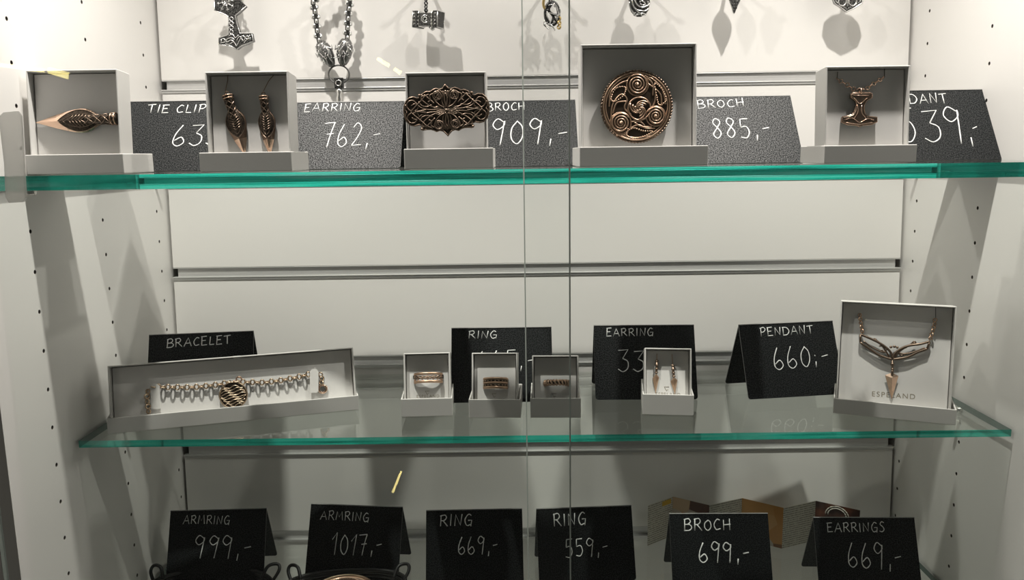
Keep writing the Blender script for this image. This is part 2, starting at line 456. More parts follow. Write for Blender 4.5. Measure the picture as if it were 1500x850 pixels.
# ------------------------------------------------------------------ handwriting
GL = {
 'A': (.8, [(0, [(0, 0), (.42, 1), (.8, 0)]), (0, [(.14, .36), (.68, .38)])]),
 'B': (.72, [(0, [(.1, 1), (.06, 0)]), (1, [(.02, .95), (.45, 1.02), (.62, .78), (.42, .56), (.1, .52)]), (1, [(.1, .52), (.55, .5), (.72, .25), (.5, .02), (0, 0)])]),
 'C': (.66, [(1, [(.62, .86), (.35, .92), (.06, .5), (.22, .06), (.64, .12)])]),
 'D': (.78, [(0, [(.1, .96), (.06, 0)]), (1, [(0, .95), (.5, .93), (.78, .5), (.5, .06), (.02, 0)])]),
 'E': (.66, [(0, [(.1, .96), (.06, 0)]), (0, [(0, .96), (.62, 1)]), (0, [(.08, .52), (.5, .54)]), (0, [(.02, 0), (.64, .03)])]),
 'G': (.74, [(1, [(.66, .86), (.38, .96), (.06, .5), (.24, .02), (.6, .1)]), (0, [(.36, .44), (.7, .46), (.62, -.06)])]),
 'H': (.74, [(0, [(.08, .9), (.06, 0)]), (0, [(.64, 1), (.62, 0)]), (0, [(.06, .46), (.72, .5)])]),
 'I': (.22, [(0, [(.1, 1), (.08, 0)])]),
 'L': (.56, [(0, [(.1, 1), (.06, .02)]), (0, [(.06, .02), (.56, .04)])]),
 'M': (.92, [(0, [(.04, 0), (.16, .98), (.44, .35), (.74, 1), (.88, 0)])]),
 'N': (.76, [(0, [(.06, 0), (.1, .95), (.6, .05), (.7, 1)])]),
 'O': (.7, [(1, [(.4, .92), (.1, .66), (.08, .24), (.36, 0), (.64, .3), (.6, .74), (.36, .94)])]),
 'P': (.66, [(0, [(.14, 1), (.1, 0)]), (1, [(0, .92), (.45, 1.02), (.64, .76), (.4, .5), (.12, .48)])]),
 'R': (.74, [(0, [(.1, 1), (.08, 0)]), (1, [(0, .92), (.45, 1), (.6, .76), (.4, .52), (.12, .5)]), (0, [(.3, .5), (.74, 0)])]),
 'S': (.6, [(1, [(.56, .9), (.3, 1), (.12, .74), (.4, .5), (.54, .22), (.3, 0), (.02, .08)])]),
 'T': (.74, [(0, [(0, .94), (.74, 1.02)]), (0, [(.38, .96), (.36, 0)])]),
 ' ': (.3, []),
 '0': (.62, [(1, [(.36, 1), (.1, .66), (.08, .22), (.32, 0), (.56, .3), (.56, .74), (.34, 1)])]),
 '1': (.4, [(0, [(0, .66), (.36, 1), (.2, -.05)])]),
 '2': (.6, [(1, [(.06, .8), (.3, 1), (.54, .78), (.34, .36), (.04, .02)]), (0, [(.04, .02), (.6, .05)])]),
 '3': (.6, [(0, [(.06, .96), (.58, 1), (.28, .6)]), (1, [(.28, .6), (.55, .46), (.54, .16), (.28, 0), (.02, .12)])]),
 '4': (.6, [(0, [(.34, 1), (.04, .36), (.6, .4)]), (0, [(.5, .72), (.44, -.05)])]),
 '5': (.62, [(0, [(.16, .98), (.12, .56)]), (0, [(.16, .98), (.6, 1)]), (1, [(.12, .56), (.44, .6), (.56, .3), (.36, .02), (.04, .06)])]),
 '6': (.62, [(1, [(.36, 1), (.1, .55), (.06, .16), (.3, 0), (.56, .18), (.4, .42), (.1, .26)])]),
 '7': (.64, [(0, [(.04, .96), (.62, 1)]), (1, [(.62, 1), (.42, .5), (.26, -.06)]), (0, [(.2, .5), (.6, .53)])]),
 '8': (.6, [(1, [(.5, .92), (.24, 1), (.12, .78), (.36, .52), (.52, .24), (.3, 0), (.08, .2), (.3, .5), (.52, .8), (.42, .96)])]),
 '9': (.62, [(1, [(.54, .86), (.26, 1), (.06, .76), (.26, .56), (.54, .72), (.56, .9), (.5, .5), (.4, -.08)])]),
 ',': (.24, [(0, [(.16, .14), (.1, -.16)])]),
 '-': (.46, [(0, [(.06, .42), (.44, .48)])]),
 ':': (.24, [(0, [(.1, .5), (.12, .44)]), (0, [(.12, .2), (.08, -.06)])]),
}
def write(mb, fr, text, p0, p1, cap, r, seed=0):
    """Chalk strokes on the u,v plane of fr, the baseline from pixel p0 to p1, capitals cap pixels tall."""
    rnd = random.Random(seed * 31 + len(text))
    a = on(fr, p0); b = on(fr, p1)
    top = on(fr, (p0[0], p0[1] - cap)); h = (top - a).length
    gap = .2
    wid = sum(GL[c][0] for c in text) + gap * (len(text) - 1)
    d = b - a; sx = d.length / wid; d.normalize(); n = Vector((-d.y, d.x))
    x = 0
    for c in text:
        w, strokes = GL[c]; j = rnd.uniform(-.03, .03); sc = rnd.uniform(.94, 1.05); sl = rnd.uniform(-.02, .06)
        for smooth, pts in strokes:
            q = [(px, py) for px, py in pts]
            if smooth: q = [(v.x, v.y) for v in catmull([Vector((u_, v_)) for u_, v_ in q], 5)]
            P3 = []
            for u_, v_ in q:
                g = a + d * ((x + u_ + sl * v_) * sx) + n * ((v_ * sc + j) * h)
                P3.append((g.x, g.y, .00005))
            rr = [r * rnd.uniform(.72, 1.1) for _ in P3]
            mb.tube(P3, rr, 5, False, 0, None, .35, (0, 0, 1))
        x += w + gap

# ------------------------------------------------------------------ warm lamps in the room behind, mirrored in the glass doors
M_lamp = bpy.data.materials.new('lamp_glow'); M_lamp.use_nodes = True
P(M_lamp).inputs['Emission Color'].default_value = (1, .80, .28, 1); P(M_lamp).inputs['Emission Strength'].default_value = 26
def room_lamp(label, pa, pb, dist, r):
    q = []
    for p in (pa, pb):
        v = CAM + ray(*p) * dist; q.append(Vector((v.x, 2 * YP2 - v.y, v.z)))
    c = q[0].lerp(q[1], .5); root = thing('ceiling_lamp', label, 'lamp', Matrix.Translation(c), 'warm lamps of the room')
    m = MB(); m.tube([q[0] - c, q[1] - c], r, 10); m.obj('tube', M_lamp, root)
    d = (q[1] - q[0]).normalized()
    for e, p in ((-1, q[0]), (1, q[1])):
        m = MB(); m.tube([p - c, p - c + d * (e * r * .8)], r * 1.15, 10); m.obj('end_cap', M_dark, root)
    m = MB(); m.tube([(0, 0, r), (0, 0, .9)], r * .2, 6); m.obj('stem', M_dark, root)
for lb, a_, b_, r_ in (('long warm lamp tube mirrored above the leftmost box', (-40, 90), (70, 104), .018), ('short warm lamp mirrored at the top of the tie clip box', (72, 103), (103, 112), .03),
                       ('warm lamp dash mirrored left of the oval brooch box', (553, 86), (571, 97), .016), ('second warm lamp dash mirrored left of the oval brooch box', (578, 101), (588, 108), .018),
                       ('warm lamp mirrored between the second and third signs of the lowest row', (588, 690), (575, 722), .010)):
    room_lamp(lb, a_, b_, 7.0, r_)

# ------------------------------------------------------------------ chalkboard tent signs
SW, SL_ = .099, .074
def rounded_panel(w, h, r):
    o = [(-w / 2, h), (-w / 2, r)]
    for k in range(5): a = pi + k * pi / 8; o.append((-w / 2 + r + cos(a) * r, r + sin(a) * r))
    for k in range(5): a = 1.5 * pi + k * pi / 8; o.append((w / 2 - r + cos(a) * r, r + sin(a) * r))
    o += [(w / 2, r), (w / 2, h)]
    return o
def sign(label, shelf_z, H, mid, yaw, lines, seed, w=SW):
    """mid: the fold's middle (x, y); H: height of the fold; lines: (text, p0, p1, cap, stroke)."""
    s = math.sqrt(SL_ ** 2 - H ** 2); a = math.atan2(s, H)
    root = thing('price_sign', label, 'sign', Matrix.Translation((mid[0], mid[1], shelf_z)) @ Matrix.Rotation(yaw, 4, 'Z'), 'black chalkboard price signs')
    pts = rounded_panel(w, SL_, .0028)
    f_loc = Matrix.Translation((0, -s, .0004)) @ Matrix.Rotation(pi / 2 - a, 4, 'X')
    b_loc = Matrix.Translation((0, s, .0004)) @ Matrix.Rotation(pi, 4, 'Z') @ Matrix.Rotation(pi / 2 - a, 4, 'X')
    front = MB().slab(pts, -.0011, 0, 0, None, 0, 1).obj('front_panel', [M_board, M_cut], root, f_loc)
    MB().slab(pts, -.0011, 0, 0, None, 0, 1).obj('back_panel', [M_board, M_cut], root, b_loc)
    fr = root.matrix_world @ f_loc
    mb = MB()
    for i, (t, p0, p1, cap, r) in enumerate(lines): write(mb, fr, t, p0, p1, cap, r, seed + i)
    o = mb.obj('lettering', M_chalk, front); o['label'] = 'white chalk handwriting'
    return root
def fold_from(tl, tr, z):
    a, b = at_z(tl, z), at_z(tr, z); d = b - a
    return ((a.x + b.x) / 2, (a.y + b.y) / 2), math.atan2(d.y, d.x)

Y1 = -.137
def sign1(label, xl_px, ypx, lines, seed, right=False):
    q = at_y((xl_px, ypx), Y1); x = q.x
    sign(label, Z1, min(.0725, q.z - Z1), (x + (-SW / 2 if right else SW / 2), Y1), 0, lines, seed)
R1, R2 = .00053, .00063
sign1('black chalk sign reading TIE CLIP 633 behind the leftmost box', 190, 149,
      [('TIE CLIP', (215, 165), (300, 165), 12, R1), ('633', (250, 214), (319, 214), 31, R2)], 1)
sign1('black chalk sign reading EARRING 762 on the top shelf', 592.5, 148,
      [('EARRING', (445, 164), (527, 163), 12, R1), ('762,-', (472, 215), (556, 213), 34, R2)], 3, True)
sign1('black chalk sign reading BROCH 909 behind the ornate oval brooch', 842.5, 146,
      [('BROCH', (713, 163), (769, 161), 12, R1), ('909,-', (719, 211), (832, 209), 35, R2)], 5, True)
sign1('black chalk sign reading BROCH 885 beside the round spiral brooch', 1157.5, 140,
      [('BROCH', (1022, 159), (1091, 156), 12, R1), ('885,-', (1044, 203), (1129, 201), 29, R2)], 7, True)
sign1('black chalk sign ending in DANT with 539 behind the hammer pendant box', 1439.5, 131,
      [('PENDANT', (1292, 153), (1389, 151), 14, R1), ('539', (1320, 209), (1417, 207), 47, R2), (',-', (1421, 207), (1438, 206), 42, R2)], 9, True)
H2 = .068
def sign2(label, tl, tr, z, lines, seed):
    m, yaw = fold_from(tl, tr, z + H2); sign(label, z, H2, m, yaw, lines, seed)
sign2('black chalk sign reading BRACELET behind the long open box', (218, 491), (372, 485), Z2,
      [('BRACELET', (244, 509.5), (338, 503.5), 12.5, .00048), ('889,-', (278, 560), (350, 556), 30, R1)], 11)
sign2('black chalk sign reading RING behind the three ring boxes', (665, 481), (804, 479), Z2,
      [('RING', (686, 496), (728, 496), 11.5, .00048), ('445,-', (698, 541), (783, 540), 27, R1)], 13)
sign2('black chalk sign reading EARRING behind the small earring box', (872, 477), (1014, 476), Z2,
      [('EARRING', (888, 493), (957, 492), 11.5, .00048), ('339,-', (905, 545), (996, 545), 32, R1)], 15)
sign2('black chalk sign reading PENDANT 660 left of the winged necklace box', (1084, 476), (1217, 470), Z2,
      [('PENDANT', (1114, 493), (1192, 489), 12.5, .00048), ('660:-', (1135, 542.5), (1215, 535), 31, R1)], 17)
sign2('black chalk sign reading ARMRING 999 at the left end of the lowest shelf', (249.3, 748.7), (391.3, 744.6), Z3,
      [('ARMRING', (268, 768), (336, 768), 12.5, .00046), ('999,-', (283, 817), (367, 815), 32, .00054)], 19)
sign2('black chalk sign reading ARMRING 1017 in the lowest row', (455.2, 738), (590.7, 743), Z3,
      [('ARMRING', (469, 761), (540, 764.5), 13, .00046), ('1017,-', (486, 812), (559, 812), 30, .00054)], 21)
sign2('black chalk sign reading RING 669 in the lowest row', (624.3, 748), (764.8, 745), Z3,
      [('RING', (644, 771), (691.5, 770.5), 17, .0006), ('669,-', (671, 813), (729, 810), 25, .00054)], 23)
sign2('black chalk sign reading RING 559 crossed by the glass door edge', (785.3, 745.6), (924.8, 740.4), Z3,
      [('RING', (811, 771.5), (858.5, 769), 18, .0006), ('559,-', (828, 817), (891, 813), 26, .00054)], 25)
sign2('black chalk sign reading BROCH 699 before the folded leaflet', (980.8, 752.4), (1124, 752), Z3,
      [('BROCH', (1002, 778), (1071, 777), 17, .0006), ('699,-', (1024, 824), (1098, 822), 29, .0007)], 27)
sign2('black chalk sign reading EARRINGS 669 at the right end of the lowest shelf', (1190.4, 758), (1339.8, 758.3), Z3,
      [('EARRINGS', (1212, 779.6), (1296, 779.6), 14, .00046), ('669,-', (1243, 832), (1322, 831), 35, .00054)], 29)

# ------------------------------------------------------------------ white jewellery boxes standing in their lids
def tray(mb, w, d, h, t, mi=0, mx=None):
    """Open tray: w x d, height h along z, open at the top; corner origin at its centre."""
    a, b = w / 2, d / 2
    def rect(x, y, z): return [(-x, -y, z), (x, -y, z), (x, y, z), (-x, y, z)]
    vs = rect(a, b, 0) + rect(a, b, h) + rect(a - t, b - t, h) + rect(a - t, b - t, t)
    fs = [(3, 2, 1, 0), (12, 13, 14, 15)]
    for k in range(3):
        for i in range(4):
            j = (i + 1) % 4
            fs.append((k * 4 + i, k * 4 + j, k * 4 + 4 + j, k * 4 + 4 + i))
    mb.add(vs, fs, mi, False, mx)

class Box: pass
def jewel_box(label, p0, p1, lid_d, lid_h, tl, tr, lean, bd, inset, group, t=.0013, gap=.0022, slit=.0006):
    """p0, p1: the lid's front corners on the shelf; tl, tr: pixels of the box's upper front corners."""
    p0, p1 = Vector(p0), Vector(p1); d = p1 - p0; w = d.length; yaw = math.atan2(d.y, d.x)
    B = Box()
    B.root = thing('jewellery_box', label, 'box', Matrix.Translation((p0 + p1) / 2) @ Matrix.Rotation(yaw, 4, 'Z'), group)
    m = MB(); tray(m, w, lid_d, lid_h, t, 0, Matrix.Translation((0, lid_d / 2, .0003)))
    m.obj('lid', M_box, B.root, None, .0005)
    z0 = .0003 + t + bd * sin(lean)
    loc = Matrix.Translation((0, t + gap, z0)) @ Matrix.Rotation(pi / 2 - lean, 4, 'X')      # u right, v up, w out of the face
    B.body = B.root.matrix_world @ loc
    a, b = on(B.body, tl), on(B.body, tr)
    B.w = min((b - a).length, w - 2 * t - .0008); B.h = (a.y + b.y) / 2; cx = (a.x + b.x) / 2
    cx = max(-(w / 2 - t - .0003 - B.w / 2), min(w / 2 - t - .0003 - B.w / 2, cx))
    c = Matrix.Translation((cx, B.h / 2, -bd))
    m = MB(); tray(m, B.w, B.h, bd, t, 0, c)
    m.obj('box_body', M_box, B.root, loc, .0005)
    iw, ih = B.w - 2 * t - 2 * slit, B.h - 2 * t - 2 * slit
    m = MB(); m.box((cx, B.h / 2, (-inset - bd + t + .0002) / 2), (iw, ih, bd - t - .0002 - inset))
    B.insert = m.obj('insert', M_pad, B.root, loc, .0006); B.on_insert = Matrix.Translation((0, 0, -inset))
    B.cx = cx; B.loc = loc; B.inset = inset
    B.face = B.body @ Matrix.Translation((0, 0, -inset))
    B.face_loc = loc @ Matrix.Translation((0, 0, -inset))
    return B
def print_text(B, text, p0, p1, mark=None):
    """Printed lettering on the insert between two pixels of its baseline."""
    a, b = on(B.face, p0), on(B.face, p1)
    c = bpy.data.curves.new('lettering', 'FONT'); c.body = text; c.size = .01; c.space_character = 1.25; c.extrude = .00004
    o = bpy.data.objects.new('lettering', c); COL.objects.link(o)
    bpy.context.view_layer.update()
    w = o.dimensions.x; me = bpy.data.meshes.new_from_object(o.evaluated_get(bpy.context.evaluated_depsgraph_get()))
    bpy.data.objects.remove(o); bpy.data.curves.remove(c)
    o = bpy.data.objects.new('lettering', me); COL.objects.link(o); me.materials.clear(); me.materials.append(M_ink)
    s = (b - a).length / w; ang = math.atan2(b.y - a.y, b.x - a.x)
    o.parent = B.insert
    o.matrix_basis = B.on_insert @ Matrix.Translation((a.x, a.y, .00008)) @ Matrix.Rotation(ang, 4, 'Z') @ Matrix.Scale(s, 4)
    o['label'] = 'small grey printed lettering'
def print_mark(B, c, size):
    a = on(B.face, c); s = size
    m = MB()
    m.tube([(a.x + s * .9, a.y + s * .55, .0001), (a.x - s * .9, a.y + s * .55, .0001), (a.x, a.y - s, .0001), (a.x + s * .5, a.y - s * .35, .0001)], s * .16, 4, False, 0, None, .3, (0, 0, 1))
    m.obj('emblem', M_ink, B.insert, B.on_insert)

YB1 = -.262
def box1(label, x0, x1, ypx, lid_d, tl, tr, bd, inset, lid_h):
    a = at_y((x0, ypx), YB1).x; b = at_y((x1, ypx), YB1).x
    return jewel_box(label, (a, YB1, Z1), (b, YB1, Z1), lid_d, lid_h, tl, tr, radians(5.0), bd, inset, 'boxes on the top glass shelf')
BA = box1('open white box holding a spearhead tie clip beside the TIE CLIP sign', 39, 182, 250, .052, (34, 103), (168, 101), .020, .007, .0150)
BB = box1('open white box holding two long spearhead earrings', 293, 428, 249, .052, (303, 104.5), (425, 104.5), .024, .007, .0148)
BC = box1('open white box with an ornate oval brooch wider than the box', 592.5, 723, 247, .060, (593, 105.5), (712, 105.5), .022, .006, .0155)
BD = box1('large open white box holding a round spiral brooch', 849, 1037, 243, .078, (848, 64), (1018.5, 64), .024, .008, .0150)
BE = box1('open white box holding a rose gold hammer pendant', 1207, 1342, 238, .053, (1204, 98), (1328, 95), .022, .006, .0135)

def box2(label, p0, p1, lid_d, lid_h, tl, tr, lean, bd, inset):
    return jewel_box(label, at_z(p0, Z2), at_z(p1, Z2), lid_d, lid_h, tl, tr, radians(lean), bd, inset, 'boxes on the middle glass shelf')
BR1 = box2('small open white ring box holding the wide ring, left of the RING sign', (588, 612), (663, 610), .051, .0172, (592, 517), (660, 517), 14, .027, .008)
BR2 = box2('small open white ring box, middle of the three ring boxes', (687, 613), (763, 613), .051, .0175, (691, 517), (758, 517), 14, .027, .006)
BR3 = box2('small open white ring box crossed by the glass door edge', (777, 613), (851, 613), .051, .0185, (780, 521), (849, 521), 14, .027, .008)
BS = box2('small open white box holding two slim arrow earrings', (941, 608), (1016, 610), .051, .0195, (944, 509), (1014, 511.5), 16, .029, .009)
BN = box2('large open white box turned inward holding a winged necklace', (1220, 606), (1400, 624), .052, .0140, (1232, 440), (1402, 450), 8, .026, .010)
BL = box2('long narrow open white box holding a chain bracelet', (158, 637), (526, 601), .044, .0142, (158, 536), (518, 509), 14, .026, .009)
print_text(BR1, 'ESPELAND', (610, 583), (643, 582.5)); print_mark(BR1, (626, 575), .0022)
print_mark(BR2, (724, 579), .0022); print_mark(BR3, (812, 579), .0022)
print_text(BS, 'ESPELAND', (960, 579.5), (996, 580.5)); print_mark(BS, (976.5, 569), .0024)
print_text(BN, 'ESPELAND', (1276.5, 580.5), (1339.5, 585))

# ------------------------------------------------------------------ jewellery
def on_box(B, name, label, cat, px, group=None, lift=0.0):
    """A thing lying on the insert, its origin at pixel px; returns it and its frame."""
    q = on(B.face, px); fr = B.face @ Matrix.Translation((q.x, q.y, lift))
    return thing(name, label, cat, fr, group), fr
def pxs(fr, pts, sc, org, w=0.0):
    """Crop points -> (u, v, w) on the plane of fr."""
    out = []
    for p in pts:
        q = on(fr, (org[0] + p[0] / sc, org[1] + p[1] / sc), w)
        out.append(Vector((q.x, q.y, w)))
    return out

def spearhead(root, a, b, half, hook=None, body=None):
    """Spearhead from the socket end a to the tip b (u,v), greatest half width half."""
    a, b = Vector(a), Vector(b); L_ = (b - a).length
    d = (b - a).normalized(); n = Vector((-d.y, d.x))
    mx = Matrix(((d.x, n.x, 0, a.x), (d.y, n.y, 0, a.y), (0, 0, 1, .0006), (0, 0, 0, 1)))
    prof = [(.20, .36), (.26, .52), (.32, .82), (.38, .97), (.44, 1.0), (.52, .95), (.62, .80), (.74, .58), (.86, .32), (.96, .09), (1.0, .02)]
    vs = []; fs = []
    for s, h in prof:
        x = s * L_; y = h * half
        rh = .0034 * min(1, h * 1.6)
        vs += [(x, -y, .0008), (x, -y * .5, .0008 + rh * .55), (x, 0, .0008 + rh), (x, y * .5, .0008 + rh * .55), (x, y, .0008), (x, 0, 0)]
    for i in range(len(prof) - 1):
        for j in range(6):
            k = (j + 1) % 6
            fs.append((i * 6 + j, (i + 1) * 6 + j, (i + 1) * 6 + k, i * 6 + k))
    fs.append((5, 4, 3, 2, 1, 0))
    blade = MB().add(vs, fs, 0, False, mx).obj('blade', body or M_rose, root)
    if body:                                                        # bright polished point
        pv = []; pf = []; rows = [(s_, h) for s_, h in [(.72, .62)] + prof if s_ >= .72]
        for s_, h in rows:
            x = s_ * L_; y = h * half; rh = .0034 * min(1, h * 1.6) + .0002
            pv += [(x, -y - .0001, .0009), (x, -y * .5, .001 + rh * .55), (x, 0, .001 + rh), (x, y * .5, .001 + rh * .55), (x, y + .0001, .0009)]
        for i in range(len(rows) - 1):
            for j in range(4): pf.append((i * 5 + j, (i + 1) * 5 + j, (i + 1) * 5 + j + 1, i * 5 + j + 1))
        MB().add(pv, pf, 0, False, mx).obj('polished_point', M_rose, blade)
    # dark engraved field on the upper blade
    m = MB(); o = []
    for k in range(25):
        t = k / 24; s = .20 + .50 * t; wv = math.sin(pi * min(1, t * 1.0)) ** .75
        o.append((s, wv * .90))
    field = [(s * L_, h * half) for s, h in o] + [(s * L_, -h * half) for s, h in reversed(o[1:-1])]
    def top(s, y):
        h = 0
        for (s0, h0), (s1, h1) in zip(prof, prof[1:]):
            if s0 <= s <= s1: h = h0 + (h1 - h0) * (s - s0) / (s1 - s0)
        return .0008 + .0034 * min(1, h * 1.6) * max(0, 1 - .9 * abs(y) / (max(h, .05) * half)) + .0007
    vs = []; fs = []; W_ = 9
    for s, h in o:
        for j in range(W_):
            y = (j / (W_ - 1) * 2 - 1) * h * half
            vs.append((s * L_, y, top(s, y)))
    for i in range(len(o) - 1):
        for j in range(W_ - 1): fs.append((i * W_ + j, (i + 1) * W_ + j, (i + 1) * W_ + j + 1, i * W_ + j + 1))
    m.add(vs, fs, 0, False, mx)
    for e in (1, -1):
        m.tube([mx @ Vector((s * L_, e * h * half, top(s, h * half) + .0001)) for s, h in o], .00032, 5, False, 1)
        m.tube([mx @ Vector(((s * .82 + .07) * L_, e * h * half * .62, top(s, h * half * .62) + .0002)) for s, h in o], .00024, 5, False, 1)
    for k in range(7):
        s = .28 + .04 * k; hh = math.sin(pi * (s - .22) / .43) * .5
        for e in (1, -1):
            m.tube([mx @ Vector(((s + .05) * L_, 0, top(s + .05, 0) + .0002)), mx @ Vector((s * L_, e * hh * half, top(s, hh * half) + .0002))], .00026, 5, False, 1)
    m.obj('engraved_field', [M_patina, M_dkbronze], blade)
    # braided socket
    m = MB(); rr = .46 * half
    pts = [mx @ Vector((t * .40 * L_, 0, rr * (.9 - .25 * t))) for t in [k / 8 for k in range(9)]]
    m.tube(pts, [rr * (1.05 - .42 * (k / 8)) for k in range(9)], 12, False, 0)
    for e in (1, -1):
        for ph in range(4):
            q = []
            for k in range(31):
                t = k / 30; an = e * (t * 2.0 * pi) + ph * pi / 2; r2 = rr * (1.07 - .42 * t)
                q.append(mx @ Vector((t * .42 * L_, cos(an) * r2, rr * (.9 - .25 * t) + sin(an) * r2)))
            m.tube(q, .00030, 5, False, 1)
    for x, r2 in ((.005, 1.10), (.05, 1.06)):
        c = mx @ Vector((x * L_, 0, rr * .9)); q = []
        for k in range(18):
            an = 2 * pi * k / 18; q.append(mx @ Vector((x * L_, cos(an) * rr * r2, rr * .9 + sin(an) * rr * r2)))
        m.tube(q, .00045, 5, True, 2)
    m.obj('braided_socket', [M_patina, M_dkbronze, M_bronze], root)
    if hook:
        m = MB(); m.ring((mx @ Vector((-.035 * L_, 0, rr))), .0014, .00038, 0, None, 14, 5, 'z')
        m.tube(catmull([Vector((p.x, p.y, z)) for p, z in zip(hook, [rr, rr * .9, rr * .6, .0004, -.0012][:len(hook)])], 5), .00034, 6)
        m.obj('ear_hook', M_dkbronze, root)

# tie clip
root, fr = on_box(BA, 'tie_clip', 'spearhead tie clip with polished rose blade lying crosswise in its box', 'tie clip', (112, 177))
q = pxs(fr, [(722, 446), (150, 470)], 4.72, (20, 80), .002)
spearhead(root, q[0].xy, q[1].xy, .0092)
MB().box((0, -.0012, -.0002), (.045, .004, .0016)).obj('clip_bar', M_rose, root)
# white slot tabs of the insert under the clip
# spearhead earrings
for lab, pa, pb, hk, hf in (('spearhead earring tilted, left of its pair in the white box', (258, 285), (372, 700), [(245, 258), (250, 225), (256, 180), (250, 140)], .0080),
                            ('spearhead earring hanging straight, right of its pair in the white box', (505, 290), (545, 705), [(503, 262), (520, 225), (545, 175), (568, 142)], .0068)):
    org = (280 + pa[0] / 4.72, 80 + pa[1] / 4.72)
    root, fr = on_box(BB, 'earring', lab, 'earring', org, 'long spearhead earrings')
    q = pxs(fr, [pa, pb], 4.72, (280, 80), .002)
    spearhead(root, q[0].xy, q[1].xy, hf, [v.xy for v in pxs(fr, hk, 4.72, (280, 80), .001)], M_umber)

def relief(pts, mb, r, mi=1, z=0.0, closed=False, smooth=True, n=6):
    p = [Vector((a[0], a[1], z)) for a in pts]
    if smooth: p = catmull(p, n, closed)
    mb.tube(p, r, 6, closed, mi)
def spiral(c, r, turns, a0=0, sgn=1, n=16, inner=.08):
    k = int(turns * n)
    return [(c[0] + cos(a0 + sgn * 2 * pi * i / n) * r * (1 - (1 - inner) * i / k), c[1] + sin(a0 + sgn * 2 * pi * i / n) * r * (1 - (1 - inner) * i / k)) for i in range(k + 1)]
def arc(c, r, a0, a1, n=14, sy=1.0):
    return [(c[0] + cos(radians(a0 + (a1 - a0) * i / n)) * r, c[1] + sin(radians(a0 + (a1 - a0) * i / n)) * r * sy) for i in range(n + 1)]

# ornate oval brooch
root, fr = on_box(BC, 'brooch', 'large ornate oval openwork brooch overhanging its white box', 'brooch', (655.5, 164), None, BC.inset + .0012)
wpx = pxs(fr, [(66, 362), (688, 362), (364, 166), (390, 542)], 5, (580, 90))
AX, AY = (wpx[1] - wpx[0]).length / 2, (wpx[2] - wpx[3]).length / 2
rotb = Matrix.Rotation(radians(2.2), 4, 'Z')
def em(pts, fx, fy): return [(fx * p[0] * AX, fy * p[1] * AY) for p in pts]
up = [(0, 1), (.03, .92), (.07, .84), (.14, .82), (.22, .86), (.30, .81), (.36, .74), (.44, .76), (.52, .70), (.56, .62), (.60, .66), (.64, .63), (.62, .54), (.68, .52), (.76, .58), (.86, .55), (.94, .42), (.99, .22), (1.0, .05)]
dn = [(0, -1), (.04, -.90), (.10, -.80), (.18, -.76), (.26, -.80), (.32, -.74), (.40, -.70), (.50, -.70), (.58, -.72), (.62, -.64), (.58, -.56), (.66, -.50), (.76, -.54), (.86, -.50), (.94, -.38), (.985, -.2)]
full = em(up, 1, 1) + em(dn[::-1], 1, 1) + em(dn[1:], -1, 1) + em(up[::-1][:-1], -1, 1)
mb = MB(); mb.slab([(p[0] * .985, p[1] * .985) for p in full], 0, .0016, 0, rotb, .0004)
mb.obj('back_plate', M_patina, root)
mb = MB()
def rb(pts, r, z, smooth=True, closed=False, mi=0):
    p = [Vector((a[0], a[1], z)) for a in pts]
    if smooth: p = catmull(p, 6, closed)
    mb.tube([rotb @ v for v in p], r, 6, closed, mi)
rb(full, .00062, .0016, False, True)
Q = [
 [(.0, .0), (.10, .10), (.20, .16), (.27, .10), (.20, .02), (.10, .02), (.0, .0)],
 [(.02, .08), (.09, .30), (.08, .52), (.0, .80)], [(.0, .70), (.035, .5), (.02, .28), (.0, .12)],
 [(.05, .12), (.16, .22), (.26, .42), (.30, .62), (.24, .76), (.14, .72), (.10, .56), (.15, .44), (.21, .52), (.19, .64)],
 [(.10, .05), (.30, .14), (.46, .30), (.58, .50), (.55, .62), (.48, .60)],
 [(.22, .04), (.42, .06), (.60, .16), (.70, .34), (.78, .46), (.88, .42), (.93, .26), (.88, .10), (.78, .04), (.68, .10), (.66, .24), (.74, .32), (.82, .24)],
 [(.30, .70), (.38, .60), (.36, .44), (.42, .36)], [(.40, .68), (.50, .58), (.60, .40), (.74, .18), (.84, .0)],
 [(.34, .24), (.46, .18), (.58, .24), (.64, .40)], [(.95, .3), (.97, .12), (.93, .0)], [(.28, .30), (.40, .50), (.50, .66)],
 [(.48, .05), (.62, .02), (.74, -.02)], [(.06, .78), (.05, .62), (.12, .80), (.2, .80)],
]
for fx in (1, -1):
    for fy in (1, -1):
        for i, c in enumerate(Q):
            rb(em(c, fx, fy * (.96 if fy > 0 else .94)), .00050 if i % 2 else .00058, .0018 + .00012 * (i % 4))
    for k in range(9):
        p = (fx * (.36 + .028 * k) * AX, -(.66 - .012 * k) * AY); v = rotb @ Vector((p[0], p[1], .0018)); mb.ball(v, .00062)
    for c, r in (((.62, .63), .03), ((.60, -.68), .035), ((.57, -.60), .02)):
        mb.ball(rotb @ Vector((fx * c[0] * AX, c[1] * AY, .0018)), r * AX)
    for rr in (.09, .055):
        rb(arc((fx * .21 * AX, .58 * AY), rr * AX, 0, 340, 14, 1.15), .0005, .0021, False, True)
        rb(arc((fx * .19 * AX, -.56 * AY), rr * AX, 0, 340, 14, 1.15), .0005, .0021, False, True)
mb.ball(rotb @ Vector((0, 0, .0024)), .0013)
mb.obj('scrollwork', M_dkbronze, root)

